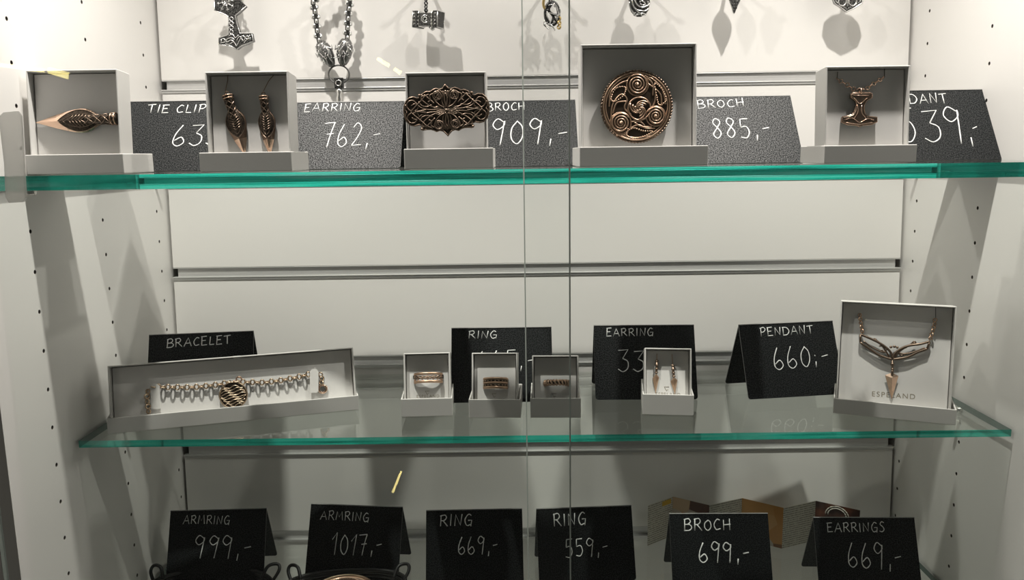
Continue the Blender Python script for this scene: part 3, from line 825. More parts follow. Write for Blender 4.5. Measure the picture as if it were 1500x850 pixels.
# round spiral brooch
root, fr = on_box(BD, 'brooch', 'round bronze brooch covered in raised spirals in the large white box', 'brooch', (931.7, 157), None, .0012)
c0 = pxs(fr, [(452, 432), (240, 432), (664, 432)], 4.048, (820, 50)); Rb = (c0[2] - c0[1]).length / 2
circ = [(cos(2 * pi * k / 64) * Rb * .97, sin(2 * pi * k / 64) * Rb * .97) for k in range(64)]
MB().slab(circ, 0, .0018, 0, None, .0005).obj('disc', M_plate, root)
mb = MB()
for k in range(72):
    a = 2 * pi * k / 72
    mb.tube([(cos(a - .05) * Rb * .965, sin(a - .05) * Rb * .965, .0013), (cos(a + .05) * Rb * 1.0, sin(a + .05) * Rb * 1.0, .0019)], .00068, 6)
mb.obj('rope_rim', M_dkbronze, root)
mb = MB()
for r_, t_ in ((.925, .00075), (.865, .0006)): mb.ring((0, 0, .0019), Rb * r_, t_, 0, None, 64)
def bc(p): return ((p[0] - 452) / 212 * Rb, -(p[1] - 432) / 212 * Rb)
for c, r_, tn, a0, sg in (((457, 305), 60, 3.4, 2.2, -1), ((357, 527), 58, 3.4, .6, 1), ((565, 490), 54, 3.2, 2.6, -1)):
    cc = bc(c); rr = r_ / 212 * Rb
    mb.tube([(p[0], p[1], .0022 + .0004 * (1 - i / 60)) for i, p in enumerate(spiral(cc, rr, tn, a0, sg))], .00070, 6)
    mb.ring((*cc, .0020), rr * 1.06, .0006, 0, None, 32); mb.ball((*cc, .0026), .0011)
cc = bc((468, 445)); rr = 66 / 212 * Rb
mb.ring((*cc, .0021), rr, .0007, 0, None, 36)
for k in range(3):
    a = 2 * pi * k / 3 + .5
    for s_ in (1.0, .72, .46):
        mb.tube([(cc[0] + cos(a + t * 2.6) * rr * s_ * (1 - t * .92) * .95, cc[1] + sin(a + t * 2.6) * rr * s_ * (1 - t * .92) * .95, .0023) for t in [i / 12 for i in range(13)]], .00066, 6)
for pts in ([(300, 500), (310, 420), (360, 360), (395, 390), (380, 440), (420, 480)], [(310, 470), (335, 410), (390, 400)], [(520, 270), (560, 330), (560, 400), (540, 450)], [(535, 265), (600, 330), (625, 420)],
            [(410, 560), (460, 540), (510, 560), (560, 560)], [(420, 520), (470, 520), (500, 545)], [(290, 430), (300, 350), (350, 300), (400, 280)], [(520, 300), (590, 360), (600, 430)], [(330, 600), (390, 590), (400, 560)], [(600, 560), (560, 600), (500, 612)], [(500, 250), (545, 300), (548, 370)], [(440, 525), (480, 550), (540, 552)]):
    mb.tube(catmull([Vector((*bc(p), .0020)) for p in pts], 6), .00062, 6)
for pts in ([(390, 590), (430, 558), (490, 575), (545, 580), (500, 605), (430, 618)], [(300, 385), (330, 325), (385, 320), (375, 365), (325, 400)], [(560, 300), (605, 340), (625, 400), (585, 425), (570, 370)]):
    lp = catmull([Vector((*bc(p), .0021)) for p in pts], 5, True)
    for i, v in enumerate(lp): mb.ball(v, .00068, 0, None, 6, 4)
mb.obj('spiral_relief', M_bronze, root)

# rose gold hammer pendant and chain
root, fr = on_box(BE, 'pendant_necklace', 'rose gold hammer pendant on a fine chain in its box', 'necklace', (1258, 150))
S5 = (4.72, (1160, 80))
o = pxs(fr, [(405, 278), (412, 268), (455, 262), (535, 265), (550, 272), (550, 300), (530, 310), (512, 320), (497, 350), (494, 380), (500, 410), (515, 428), (585, 434), (585, 466), (545, 486), (490, 490), (465, 500), (440, 490), (385, 487), (340, 468), (346, 430), (390, 424), (418, 412), (432, 385), (442, 350), (440, 325), (425, 310), (405, 300)], *S5, .002)
mb = MB(); mb.slab([v.xy for v in o], .0004, .0036, 0, None, .0008)
mb.obj('hammer', M_dkbronze, root)
mb = MB()
mb.tube([(v.x, v.y, .0031) for v in o], .00038, 6, True)
for pts in ([(430, 300), (460, 335), (480, 335), (520, 300)], [(452, 350), (455, 400), (430, 440)], [(482, 350), (480, 400), (510, 440)], [(365, 450), (420, 440), (465, 470), (520, 445), (565, 452)], [(375, 470), (465, 482), (555, 470)], [(425, 282), (530, 283)]):
    mb.tube(catmull([Vector((v.x, v.y, .0036)) for v in pxs(fr, pts, *S5, .0034)], 5), .00032, 5)
mb.obj('engraved_border', M_rose, root)
mb = MB()
for pts, z0 in (([(310, 160), (340, 185), (385, 212), (435, 246)], 0), ([(640, 155), (600, 180), (560, 205), (512, 240)], 0)):
    v = pxs(fr, pts, *S5, .002); mb.chain([Vector((p.x, p.y, .0022 if i else .0008)) for i, p in enumerate(v)], .0034, .00042, 0, .9, turn=.35)
v = pxs(fr, [(450, 242), (465, 235), (485, 235), (500, 242)], *S5, .003); mb.tube(v, .0007, 6)
v = pxs(fr, [(475, 252)], *S5, .003)[0]; mb.ring((v.x, v.y, .0026), .0019, .0006, 0, None, 14, 6, 'x')
mb.obj('chain', M_rose, root)
for pts in ([(312, 165), (316, 118)], [(640, 158), (640, 96)]):
    mb = MB(); mb.tube([(p.x, p.y, .0001) for p in pxs(fr, pts, *S5)], .0004, 4, False, 0, None, .4, (0, 0, 1))
    mb.obj('insert_slit', M_gap, BE.insert, BE.on_insert @ Matrix.Translation((*on(BE.face, (1258, 150)), 0)))

# bracelet
root, fr = on_box(BL, 'bracelet', 'rose bronze chain bracelet with a round patterned charm in the long box', 'bracelet', (342, 575))
A6, A7 = (5.314, (140, 490)), (5.314, (340, 490))
mb = MB()
left = [Vector((v.x, v.y, .0030)) for v in pxs(fr, [(432, 405), (505, 410), (620, 412), (760, 412), (880, 400), (985, 388), (1055, 365)], *A6, .003)]
rightp = [Vector((v.x, v.y, .0030)) for v in pxs(fr, [(30, 360), (70, 370), (130, 372), (250, 375), (380, 358), (500, 335), (610, 308)], *A7, .003)]
mb.chain(left, .0054, .0008, 0, .9, turn=.25); mb.chain(rightp, .0054, .0008, 0, .9, turn=.25)
mb.chain([Vector((v.x, v.y, .0016)) for v in pxs(fr, [(412, 425), (400, 480), (405, 540), (415, 620)], *A6, .0016)], .0054, .0008, 0, .9)
mb.chain([Vector((v.x, v.y, .0018)) for v in pxs(fr, [(676, 300), (700, 325), (700, 365), (688, 392)], *A7, .0016)], .0054, .0007, 0, .86)
mb.obj('chain', M_pale, root)
mb = MB(); cl = pxs(fr, [(705, 425), (738, 405), (738, 432)], *A7, .002)
mb.ring((cl[0].x, cl[0].y, .0018), .0036, .0011, 0, None, 18, 6); mb.tube([(cl[0].x + .003, cl[0].y, .0018), (cl[1].x, cl[1].y, .002)], .0009, 6); mb.tube([(cl[0].x + .003, cl[0].y - .001, .0018), (cl[2].x, cl[2].y, .002)], .0007, 6)
mb.obj('clasp', M_rose, root)
cc = pxs(fr, [(342 * 1 - 0, 579)], 1, (0, 0), .004)[0]; rr = (pxs(fr, [(363, 579)], 1, (0, 0), .004)[0] - cc).length
dz = .0034
disc = MB(); disc.slab([(cc.x + cos(2 * pi * k / 40) * rr, cc.y + sin(2 * pi * k / 40) * rr) for k in range(40)], dz, dz + .0018, 0, None, .0005)
disc.ring((cc.x, cc.y, dz + .0017), rr * .95, .0007, 1, None, 40)
for k in range(9):
    t = -.75 + k * .17; y = cc.y + t * rr; w_ = math.sqrt(max(.02, 1 - t * t)) * rr * .88
    disc.tube(catmull([Vector((cc.x + w_ * (i / 6 * 2 - 1), y + rr * (.10 * sin(i * 1.7 + k) + .12 * (abs(i - 3) / 3) ** 2 * (1 if k < 4 else -.4)), dz + .0019)) for i in range(7)], 4), .00046, 5, False, 1)
charm = disc.obj('charm', [M_patina, M_pale], root)
mb = MB(); bl = pxs(fr, [(350, 556)], 1, (0, 0), .004)[0]
mb.ring((bl.x, bl.y, .0046), .0024, .0007, 0, None, 16); mb.ball((cc.x + .001, cc.y + rr * .98, .0046), .0014)
mb.obj('bail', M_rose, charm)
for t_, pts in ((0, [(428, 400), (455, 385), (482, 388), (500, 405), (506, 572), (500, 580), (440, 582), (434, 575)]),):
    v = pxs(BL.face, pts, *A6, .0038); MB().slab([p.xy for p in v], .0036, .0044).obj('holding_tab', M_card, BL.insert, BL.on_insert)
v = pxs(BL.face, [(605, 290), (620, 272), (640, 267), (660, 272), (672, 292), (672, 440), (662, 453), (615, 455), (606, 445)], *A7, .0038)
MB().slab([p.xy for p in v], .0036, .0044).obj('holding_tab', M_card, BL.insert, BL.on_insert)
v = on(BL.face, (347, 524)); MB().box((v.x, v.y, .0003), (.0062, .0030, .0006)).obj('pull_tab', M_card, BL.insert, BL.on_insert)

# rings: bands with the axis along the insert, the back half in the slot
def finger_ring(B, name, label, c, half, kind):
    root, fr = on_box(B, name, label, 'ring', c, 'finger rings', .0)
    R_ = (pxs(fr, [(c[0] + half, c[1])], 1, (0, 0), .001)[0]).length
    tilt = Matrix.Rotation(radians(-8), 4, 'X')
    def loop(y, r, n=40, wob=0, ph=0):
        return [tilt @ Vector((cos(2 * pi * k / n) * r, y + wob * sin(ph + k * 2 * pi * 10 / n), sin(2 * pi * k / n) * r * .62 + .0004)) for k in range(n)]
    if kind == 1:
        m = MB()
        for y, t in ((.0040, .0013), (-.0034, .0013)): m.tube(loop(y, R_, 40), t, 8, True)
        m.obj('outer_band', M_bronze, root)
        m = MB()
        for k in range(2): m.tube(loop(.0003, R_ * 1.01, 80, .0008, pi * k), .00085, 6, True)
        m.obj('rope_band', M_dkbronze, root)
        m = MB()
        for a in range(0, 16):
            an = pi * 2 * a / 16
            for y in (.0018, -.0014): m.ball(tilt @ Vector((cos(an) * R_ * 1.03, y, sin(an) * R_ * .64 + .0004)), .00075, 0, None, 6, 5)
        m.obj('bead_row', M_rose, root)
    elif kind == 2:
        m = MB()
        for y, t in ((.0046, .0013), (.0008, .0012), (-.0034, .0013)): m.tube(loop(y, R_, 40), t, 8, True)
        m.obj('band', M_bronze, root)
        m = MB(); m.tube(loop(.0026, R_ * .985, 40), .0010, 6, True); m.tube(loop(-.0014, R_ * .985, 40), .0010, 6, True)
        m.obj('dark_inlay', M_patina, root)
        m = MB()
        for a in range(20):
            an = 2 * pi * a / 20
            for y in (.0026, -.0014): m.ball(tilt @ Vector((cos(an) * R_ * 1.06, y, sin(an) * R_ * .66 + .0004)), .0007, 0, None, 6, 5)
        m.obj('studs', M_pale, root)
    else:
        m = MB(); m.tube(loop(0, R_ * .93, 40), .0016, 8, True); m.obj('band', M_patina, root)
        m = MB()
        for k in range(2):
            n = 96; m.tube([tilt @ Vector((cos(2 * pi * i / n) * (R_ + .0010 * cos(2 * pi * i * 11 / n + pi * k)), .0022 * sin(2 * pi * i * 11 / n + pi * k), sin(2 * pi * i / n) * (R_ + .001 * cos(2 * pi * i * 11 / n + pi * k)) * .62)) for i in range(n)], .0011, 6, True)
        m.obj('twisted_strand', M_bronze, root)
finger_ring(BR1, 'finger_ring', 'wide bronze ring with a rope band between two plain bands', (627.5, 555), 19.5, 1)
finger_ring(BR2, 'finger_ring', 'dark bronze ring with three stacked bands in the centre ring box', (726, 563), 16.5, 2)
finger_ring(BR3, 'finger_ring', 'twisted rope bronze ring in the box by the door edge', (815.5, 561.5), 17, 3)
for B, x0, x1, y in ((BR1, 605, 650, 553), (BR2, 708, 744, 560), (BR3, 797, 834, 560)):
    a, b = on(B.face, (x0, y)), on(B.face, (x1, y))
    MB().box(((a.x + b.x) / 2, a.y, -.0002), ((b - a).length, .0030, .0006)).obj('ring_slot', M_gap, B.insert, B.on_insert)

# slim arrow earrings
A8 = (7.08, (930, 500))
for lab, top_, sh, br_, sho, tip in (('slim arrow earring hanging higher in the small white box', (229, 130), (228, 205), (222, 335), [(185, 385), (252, 378)], (215, 548)),
                             ('slim arrow earring hanging lower in the small white box', (386, 135), (393, 255), (404, 372), [(370, 418), (442, 402)], (418, 556))):
    root, fr = on_box(BS, 'earring', lab, 'earring', (930 + sh[0] / 7.08, 500 + sh[1] / 7.08), 'slim arrow earrings')
    a, b, t_, s0, s1, e = pxs(fr, [sh, br_, top_, sho[0], sho[1], tip], *A8, .002)
    m = MB(); m.tube([(a.x, a.y, .002), (b.x, b.y, .002)], .0012, 8)
    for k in range(4):
        c = a.lerp(b, k / 3.2); m.ball((c.x, c.y, .002), (.0018, .0011, .0018))
    m.obj('beaded_shaft', M_dkbronze, root)
    m = MB(); mid = b.lerp(e, .12)
    vs = [(b.x, b.y, .0022), (s0.x, s0.y, .0008), (e.x, e.y, .0006), (s1.x, s1.y, .0008), (mid.x, mid.y, .0034), (e.x * .5 + b.x * .5, e.y * .5 + b.y * .5, .0030), (b.x, b.y, .0002)]
    m.add(vs, [(0, 1, 4), (0, 4, 3), (1, 2, 5), (1, 5, 4), (3, 4, 5), (3, 5, 2), (0, 6, 1), (0, 3, 6), (1, 6, 2), (3, 2, 6)], 0)
    m.obj('arrowhead', M_bronze, root)
    m = MB(); m.tube(catmull([Vector((a.x, a.y, .002)), Vector(((a.x + t_.x) / 2, (a.y + t_.y) / 2, .0016)), Vector((t_.x, t_.y, .0002))], 5), .00032, 6); m.ring((a.x, a.y, .0022), .0011, .0003, 0, None, 12, 5)
    m.obj('ear_hook', M_bronze, root)

# winged necklace
A9 = (4.045, (1200, 430))
root, fr = on_box(BN, 'pendant_necklace', 'winged bronze necklace with a polished arrow drop in the large box', 'necklace', (1307, 520))
def wing(pts, z=.003): return [Vector((v.x, v.y, z)) for v in pxs(fr, pts, *A9, .003)]
mb = MB()
for pts, r in (([(245, 243), (290, 262), (350, 290), (395, 320), (425, 352), (434, 388)], .0011), ([(243, 290), (300, 330), (360, 368), (434, 392)], .0011), ([(262, 282), (310, 318), (365, 345), (400, 350)], .0007),
               ([(655, 285), (600, 300), (540, 308), (490, 325), (450, 355), (434, 388)], .0011), ([(640, 328), (580, 350), (520, 378), (434, 392)], .0011), ([(625, 322), (560, 348), (505, 358), (470, 352)], .0007),
               ([(330, 272), (365, 300), (390, 335), (415, 375)], .0008), ([(570, 290), (520, 315), (475, 345), (450, 380)], .0008), ([(355, 310), (385, 315), (400, 330), (385, 345), (368, 335)], .0007), ([(520, 318), (485, 335), (470, 355), (490, 368), (505, 355)], .0007), ([(545, 300), (560, 285), (572, 290), (568, 302)], .0006), ([(318, 275), (328, 268), (340, 275)], .0006),
               ([(245, 243), (243, 290)], .0010), ([(655, 285), (640, 328)], .0010)):
    mb.tube(catmull(wing(pts), 6), r, 6)
for p in ((425, 318), (445, 315), (462, 320)): mb.ball(wing([p])[0], .0013)
mb.obj('wings', M_dkbronze, root)
mb = MB()
v = wing([(240, 118), (243, 150), (250, 195), (256, 235)], .0022); v[0].z = .0008; mb.chain(v, .0042, .0006, 0, .8); mb.obj('chain', M_bronze, root); mb = MB()
v = wing([(690, 148), (682, 190), (670, 235), (656, 276)], .0022); v[0].z = .0008; mb.chain(v, .0042, .0006, 0, .8)
mb.obj('chain', M_bronze, root)
mb = MB(); a, b = wing([(433, 396), (434, 448)])
mb.tube([a, b], .0009, 6); mb.ball(a.lerp(b, .5), (.0016, .0022, .0016)); mb.ball(b, (.0014, .0012, .0014)); mb.tube([b, wing([(432, 488)], .0034)[0]], .0011, 6)
mb.obj('link', M_dkbronze, root)
s0, s1, nt_, tp, bt, md = wing([(390, 485), (470, 490), (431, 500), (430, 632), (432, 470), (430, 520)], .0022)
mb = MB()
vs = [s0, bt, s1, tp, Vector((nt_.x, nt_.y, .0052)), Vector((md.x, md.y, .0004))]
vs[0].z = vs[2].z = .0022; vs[3].z = .0016; vs[1].z = .0026
mb.add(vs, [(0, 3, 4), (4, 3, 2), (0, 4, 1), (1, 4, 2), (0, 1, 5), (1, 2, 5), (0, 5, 3), (2, 3, 5)], 0)
for f_ in (2, 3): mb.I[f_] = 1
mb.obj('arrow_drop', [M_rose, M_dkbronze], root)
mb = MB()
v = pxs(BN.face, [(690, 80), (690, 148)], *A9); mb.tube([(p.x, p.y, .0001) for p in v], .0003, 4, False, 0, None, .4, (0, 0, 1))
mb.obj('insert_slit', M_gap, BN.insert, BN.on_insert)

# ------------------------------------------------------------------ silver jewellery hanging from the slatted back
def hang_frame(px, depth=.024):
    Y = wall_y(.06) - depth
    q = at_y(px, Y); return frame(q, (1, 0, 0), (0, 0, 1))
HOOK_Z = PITCH - .0056
def hook(label, x, length=.034):
    y0 = wall_y(HOOK_Z)
    m = MB(); m.tube(catmull([Vector((x, y0 + .008, HOOK_Z)), Vector((x, y0 - length * .6, HOOK_Z)), Vector((x, y0 - length, HOOK_Z + .001)), Vector((x, y0 - length - .003, HOOK_Z + .006))], 5), .0019, 8)
    m.box((x, y0 - .0005, HOOK_Z), (.008, .003, .0085))
    tag(m.obj('display_hook', M_steel), label, 'hook', 'display hooks'); return Vector((x, y0 - length + .008, HOOK_Z + .0027))
def hung(name, label, px, depth=.024, cat='pendant'):
    fr = hang_frame(px, depth); return thing(name, label, cat, fr, 'silver pendants on the back wall'), fr
def to_local(fr, w): return fr.inverted() @ w
def loop_over(fr, a, b, hk, link, r, mb, width=.7):
    """Chain from a up over the hook and down to b (local points)."""
    h = to_local(fr, hk)
    mb.chain(catmull([Vector(a), Vector(a).lerp(h, .5) + Vector((-.001, 0, 0)), h + Vector((-.0012, -.0008, 0)), h + Vector((0, .0006, 0)), h + Vector((.0012, -.0008, 0)), Vector(b).lerp(h, .5) + Vector((.001, 0, 0)), Vector(b)], 6), link, r, 0, width)

# big hammer pendant with a rune wheel
root, fr = hung('hammer_pendant', 'large silver hammer pendant with a wheel emblem above knotwork, hanging near the left', (345, 5), .026)
C1 = (9.44, (300, 0))
def c1(pts, z=0): return [Vector((v.x, v.y, z)) for v in pxs(fr, pts, *C1, 0)]
m = MB()
m.slab([v.xy for v in c1([(185, -70), (150, 0), (145, 150), (200, 168), (270, 195), (330, 225), (335, 300), (345, 400), (342, 488), (300, 505), (205, 532), (207, 620), (300, 628), (385, 645), (455, 690), (520, 640), (600, 612), (685, 575), (660, 462), (590, 470), (500, 466), (470, 380), (445, 290), (432, 220), (480, 185), (540, 130), (580, 92), (500, 10), (470, -70)])], -.003, .003, 0, None, .0008)
m.obj('hammer_body', M_oxid, root)
m = MB()
ctr = c1([(305, 35)], .0034)[0]
for k in range(8):
    a = 2 * pi * k / 8 + .2; e = ctr + Vector((cos(a), sin(a), 0)) * .0098; m.tube([ctr, e], .00055, 5)
    t_ = Vector((-sin(a), cos(a), 0)) * .0017; m.tube([e - Vector((cos(a), sin(a), 0)) * .002 + t_, e - Vector((cos(a), sin(a), 0)) * .002 - t_], .0005, 5)
m.ring(ctr, .0035, .0005, 0, None, 16)
m.obj('wheel_emblem', M_silver, root)
m = MB()
edge = c1([(150, 0), (145, 150), (270, 195), (335, 228), (345, 400), (342, 488), (205, 532), (207, 620), (385, 645), (455, 690), (520, 640), (685, 575), (660, 462), (500, 466), (470, 380), (432, 220), (480, 185), (580, 92)], .0028)
m.tube(edge, .0006, 6)
for e in (1, -1):
    m.tube(catmull([v for v in c1([(385 + e * 28 * sin(k * 1.25), 240 + k * 24) for k in range(11)], .0033)], 4), .00055, 5)
for pts in ([(230, 560), (280, 540), (320, 590), (380, 560), (430, 600), (455, 650)], [(230, 600), (290, 590), (330, 545), (390, 530), (430, 560)], [(640, 490), (600, 545), (540, 500), (500, 560), (460, 640)], [(650, 560), (600, 500), (550, 570), (500, 510), (460, 560)], [(350, 500), (400, 480), (440, 530), (480, 490)], [(300, 615), (360, 620), (400, 590)], [(250, 545), (240, 610)], [(560, 600), (590, 560), (650, 530)]):
    m.tube(catmull(c1(pts, .0033), 5), .0006, 5)
m.obj('knotwork', M_silver, root)
hk = hook('steel hook above the large hammer pendant', fr.translation.x)
m = MB(); a, b = c1([(150, -40), (505, -40)], -.001); loop_over(fr, a, b, hk, .0052, .0007, m)
m.obj('chain', M_gold, root)

# heavy chain with two beast heads and a ring
root, fr = hung('beast_head_necklace', 'heavy silver chain ending in two beast heads joined by a ring', (497, 80), .022, 'necklace')
C2 = (5.317, (440, 0))
def c2(pts, z=0): return [Vector((v.x, v.y, z)) for v in pxs(fr, pts, *C2, 0)]
hk = hook('steel hook above the heavy beast head chain', fr.translation.x, .030)
h = to_local(fr, hk)
m = MB()
for pts, e in (([(150, 335), (132, 250), (125, 170), (112, 80), (105, 0)], -1), ([(365, 315), (368, 200), (374, 100), (385, 0)], 1)):
    v = catmull(c2(pts) + [h + Vector((e * .010, -.012, 0)), h + Vector((0, .0015, 0))], 5)
    m.chain(v, .0064, .0015, 0, 1.15, turn=.3); m.tube(v, .0025, 8, False, 1)
m.obj('chain', [M_silver, M_oxid], root)
for pts, wd in (([(165, 330), (205, 425), (262, 515)], 58), ([(350, 312), (345, 410), (322, 515)], 60)):
    a, c, e = c2(pts, .001); d = (e - a); ln = d.length; d.normalize(); n = Vector((-d.y, d.x, 0)); W_ = wd / C2[0] * .72e-3
    mx = Matrix(((n.x, d.x, 0, c.x), (n.y, d.y, 0, c.y), (0, 0, 1, .0015), (0, 0, 0, 1)))
    m = MB(); m.tube([mx @ Vector((0, t * ln / 2, 0)) for t in (-1, -.8, -.5, -.1, .3, .65, .9, 1.0)], [W_ * k for k in (.55, .8, .98, 1.0, .9, .68, .48, .25)], 12, False, 2)
    for s_ in (1, -1):
        m.tube([mx @ Vector((s_ * W_ * .5, -ln * .2, W_ * .8)), mx @ Vector((s_ * W_ * 1.12, -ln * .05, W_ * .35)), mx @ Vector((s_ * W_ * 1.2, -ln * .22, W_ * .1))], [.0011, .0009, .0003], 6)   # ears
        m.tube(catmull([mx @ Vector((s_ * W_ * .15, -ln * .4, W_ * .95)), mx @ Vector((s_ * W_ * .55, -ln * .1, W_ * .85)), mx @ Vector((s_ * W_ * .25, ln * .2, W_ * .85)), mx @ Vector((s_ * W_ * .35, ln * .42, W_ * .5))], 5), .0005, 5)
        m.ball(mx @ Vector((s_ * W_ * .42, ln * .10, W_ * .84)), .0008, 1)
    rnd = random.Random(int(wd))
    for _ in range(60):
        an = rnd.uniform(-1.1, 1.1); t = rnd.uniform(-.42, .3); m.ball(mx @ Vector((sin(an) * W_ * .97, t * ln, cos(an) * W_ * .97)), .00062, 0, None, 6, 4)
    m.obj('beast_head', [M_silver, M_oxid, M_antique], root)
c = c2([(300, 580)], .0)[0]
m = MB(); m.ring(c, 80 / C2[0] * .00072, .0009, 0, None, 32, 8, 'z', .86); m.obj('ring', M_antique, root)
m = MB(); a, b = c2([(268, 608), (338, 690)]); m.box(((a.x + b.x) / 2, (a.y + b.y) / 2, .001), (abs(b.x - a.x), abs(b.y - a.y), .006))
m.ring(((a.x + b.x) / 2, (a.y + b.y) / 2, .0042), .0028, .0006, 1); m.obj('bail', [M_oxid, M_silver], root, None, .001)
m = MB(); v = c2([(304, 690), (304, 712), (304, 740), (304, 770), (304, 800), (304, 900)], .001)
m.tube(v, [.0028, .0034, .0024, .0034, .0026, .0030], 10); m.slab([p.xy for p in c2([(240, 900), (368, 900), (385, 960), (304, 1010), (223, 960)])], -.002, .003, 0, None, .0006)
m.obj('hammer_drop', M_silver, root)

# block hammer on a chain
root, fr = hung('hammer_pendant', 'small blocky silver hammer head hanging from a thick chain', (627.5, 29), .026)
u = .72e-3 / 14.16
mx = Matrix.Rotation(radians(-24), 4, 'Y') @ Matrix.Rotation(radians(-4), 4, 'Z')
m = MB(); m.box((0, 0, 0), (.018, .0125, .0125), 0, mx)
for s_ in (1, -1): m.box((s_ * .0115, 0, 0), (.0055, .0165, .0150), 0, mx); m.box((s_ * .0078, 0, 0), (.0016, .0150, .0140), 1, mx)
m.obj('hammer_head', [M_oxid, M_silver], root, None, .0009)
m = MB(); m.ring(mx @ Vector((0, 0, .0066)), .0036, .0007, 0, mx.to_3x3().to_4x4() if False else None, 16); m.ring(mx @ Vector((0, 0, .0068)), .0018, .0006, 0, None, 12)
for s_ in (1, -1):
    for y in (-.005, -.0015, .002, .0055):
        m.ball(mx @ Vector((s_ * .0078, y, .0072)), .0009); m.ball(mx @ Vector((s_ * .0122, y, .0078)), .0007)
    m.tube([mx @ Vector((s_ * .0144, y, z)) for y, z in ((-.008, -.0072), (.008, -.0072), (.008, .0072), (-.008, .0072))], .0006, 5, True)
m.tube([mx @ Vector((.004, -.0065, 0)), mx @ Vector((.006, -.0098, 0))], [.0034, .0022], 8)
m.obj('raised_studs', M_silver, root)
hk = hook('steel hook above the small blocky hammer', fr.translation.x - .0015)
m = MB(); h = to_local(fr, hk); v = [Vector((-.0022, .0075, 0)), Vector((-.0018, .02, 0)), h]
m.chain(v, .0046, .0008, 0, .8); m.ball((-.0022, .0085, 0), .0017); m.obj('chain', M_oxid, root)

# knotted oval with gold strands
root, fr = hung('knot_pendant', 'oval silver knot pendant with gold toned strands beside the glass door edges', (808, 20), .026)
C4 = (14.17, (780, 0))
def c4(pts, z=0): return [Vector((v.x, v.y, z)) for v in pxs(fr, pts, *C4, 0)]
m = MB(); c = c4([(405, 280)])[0]
m.ring(c, .0068, .0019, 0, None, 28, 8, 'z', 1.65)
for pts in ([(420, 60), (340, 200), (420, 330), (500, 460)], [(300, 200), (420, 300), (530, 320)], [(360, 250), (430, 350), (400, 480)]): m.tube(catmull(c4(pts, .001), 5), .0013, 6)
m.obj('oval_knot', M_oxid, root)
m = MB()
for pts in ([(440, 70), (510, 170), (535, 300), (500, 440)], [(300, 240), (300, 340), (360, 450)], [(330, 120), (420, 100), (470, 160)], [(340, 270), (450, 310), (520, 330)], [(310, 470), (250, 520), (300, 580), (330, 600), (340, 560)], [(320, 500), (400, 540), (470, 640)], [(250, 420), (235, 520), (290, 560)], [(560, 180), (575, 250), (550, 330)]): m.tube(catmull(c4(pts, .0022), 5), .0007, 5)
m.obj('silver_strands', M_silver, root)
m = MB(); m.chain(c4([(545, 350), (555, 430), (555, 520), (545, 610)], .0015), .0052, .0009, 0, .8)
m.tube(catmull(c4([(250, -60), (225, 60), (240, 150), (280, 210)], .0005), 5), .0014, 6)
m.obj('gold_strands', M_gold, root)
hk = hook('steel hook above the knotted oval pendant', fr.translation.x)
m = MB(); h = to_local(fr, hk); m.chain([c4([(380, 40)])[0], c4([(350, -60)])[0], h], .0046, .0008, 0, .8); m.obj('chain', M_oxid, root)

# curled beast pendant
root, fr = hung('beast_pendant', 'rounded silver beast pendant hanging above the large round brooch box', (936, 0), .026)
C5 = (14.17, (900, 0))
def c5(pts, z=0): return [Vector((v.x, v.y, z)) for v in pxs(fr, pts, *C5, 0)]
m = MB(); c = c5([(515, 30)])[0]
m.ball(c, (.0110, .0155, .0052), 0, None, 18, 12)
m.obj('beast_body', M_oxid, root)
m = MB()
for i, pts in enumerate(([(300, 40), (330, 180), (420, 310)], [(350, 0), (390, 150), (470, 250), (560, 320)], [(400, 0), (450, 110), (560, 170), (680, 120), (735, 60)], [(510, 60), (560, 40), (620, 100), (580, 130), (520, 100)], [(700, 200), (640, 290), (560, 330)], [(420, 190), (480, 230), (620, 240), (700, 180)], [(420, 330), (500, 300), (600, 290), (650, 320)], [(680, 40), (690, 100), (720, 110)], [(440, 270), (400, 300), (410, 335)])):
    q = []
    for p in catmull(c5(pts), 5):
        dx, dy = (p.x - c.x) / .0112, (p.y - c.y) / .0157; q.append(Vector((p.x, p.y, .0053 * math.sqrt(max(.02, 1 - dx * dx - dy * dy)) + .0002)))
    m.tube(q, .0008, 6)
m.obj('scale_ridges', M_silver, root)
hk = hook('steel hook above the rounded beast pendant', fr.translation.x)
m = MB(); h = to_local(fr, hk); m.chain([c + Vector((0, .0165, 0)), c + Vector((0, .02, 0)), h], .0042, .0007, 0, .8); m.obj('chain', M_silver, root)

# leaf pendant
root, fr = hung('leaf_pendant', 'pointed silver leaf pendant with dark openings, only its tip in view', (1075, -10), .028)
def leafp(pts, z=0): return [Vector((v.x, v.y, z)) for v in pxs(fr, pts, 6, (1040, 0), 0)]
o = leafp([(212, 124), (240, 60), (268, 0), (295, -80), (290, -160), (255, -230), (215, -270), (175, -230), (140, -160), (138, -80), (165, 0), (190, 70)])
m = MB(); m.slab([p.xy for p in catmull(o, 3, True)], -.0012, .0012, 0, None, .0004); m.obj('leaf_plate', M_silver, root)
m = MB(); rnd = random.Random(3)
for r_ in range(12):
    y = 95 - r_ * 26; hw = 8 + min(60, r_ * 9) if r_ < 7 else max(8, 62 - (r_ - 7) * 12)
    for e in (-.62, 0, .62):
        p = leafp([(215 + e * hw + (4 if r_ % 2 else -4), y)], .0013)[0]; m.ball(p, (.0008, .0014, .0003), 0, None, 7, 4)
m.obj('dark_openings', M_oxid, root)
hk = hook('steel hook above the pointed leaf pendant', fr.translation.x)
m = MB(); h = to_local(fr, hk); t_ = leafp([(215, -262)])[0]; m.ring(t_ + Vector((0, .001, 0)), .002, .0006, 0, None, 14, 6, 'x'); m.chain([t_ + Vector((0, .002, 0)), h], .004, .0006, 0, .8); m.obj('chain', M_silver, root)

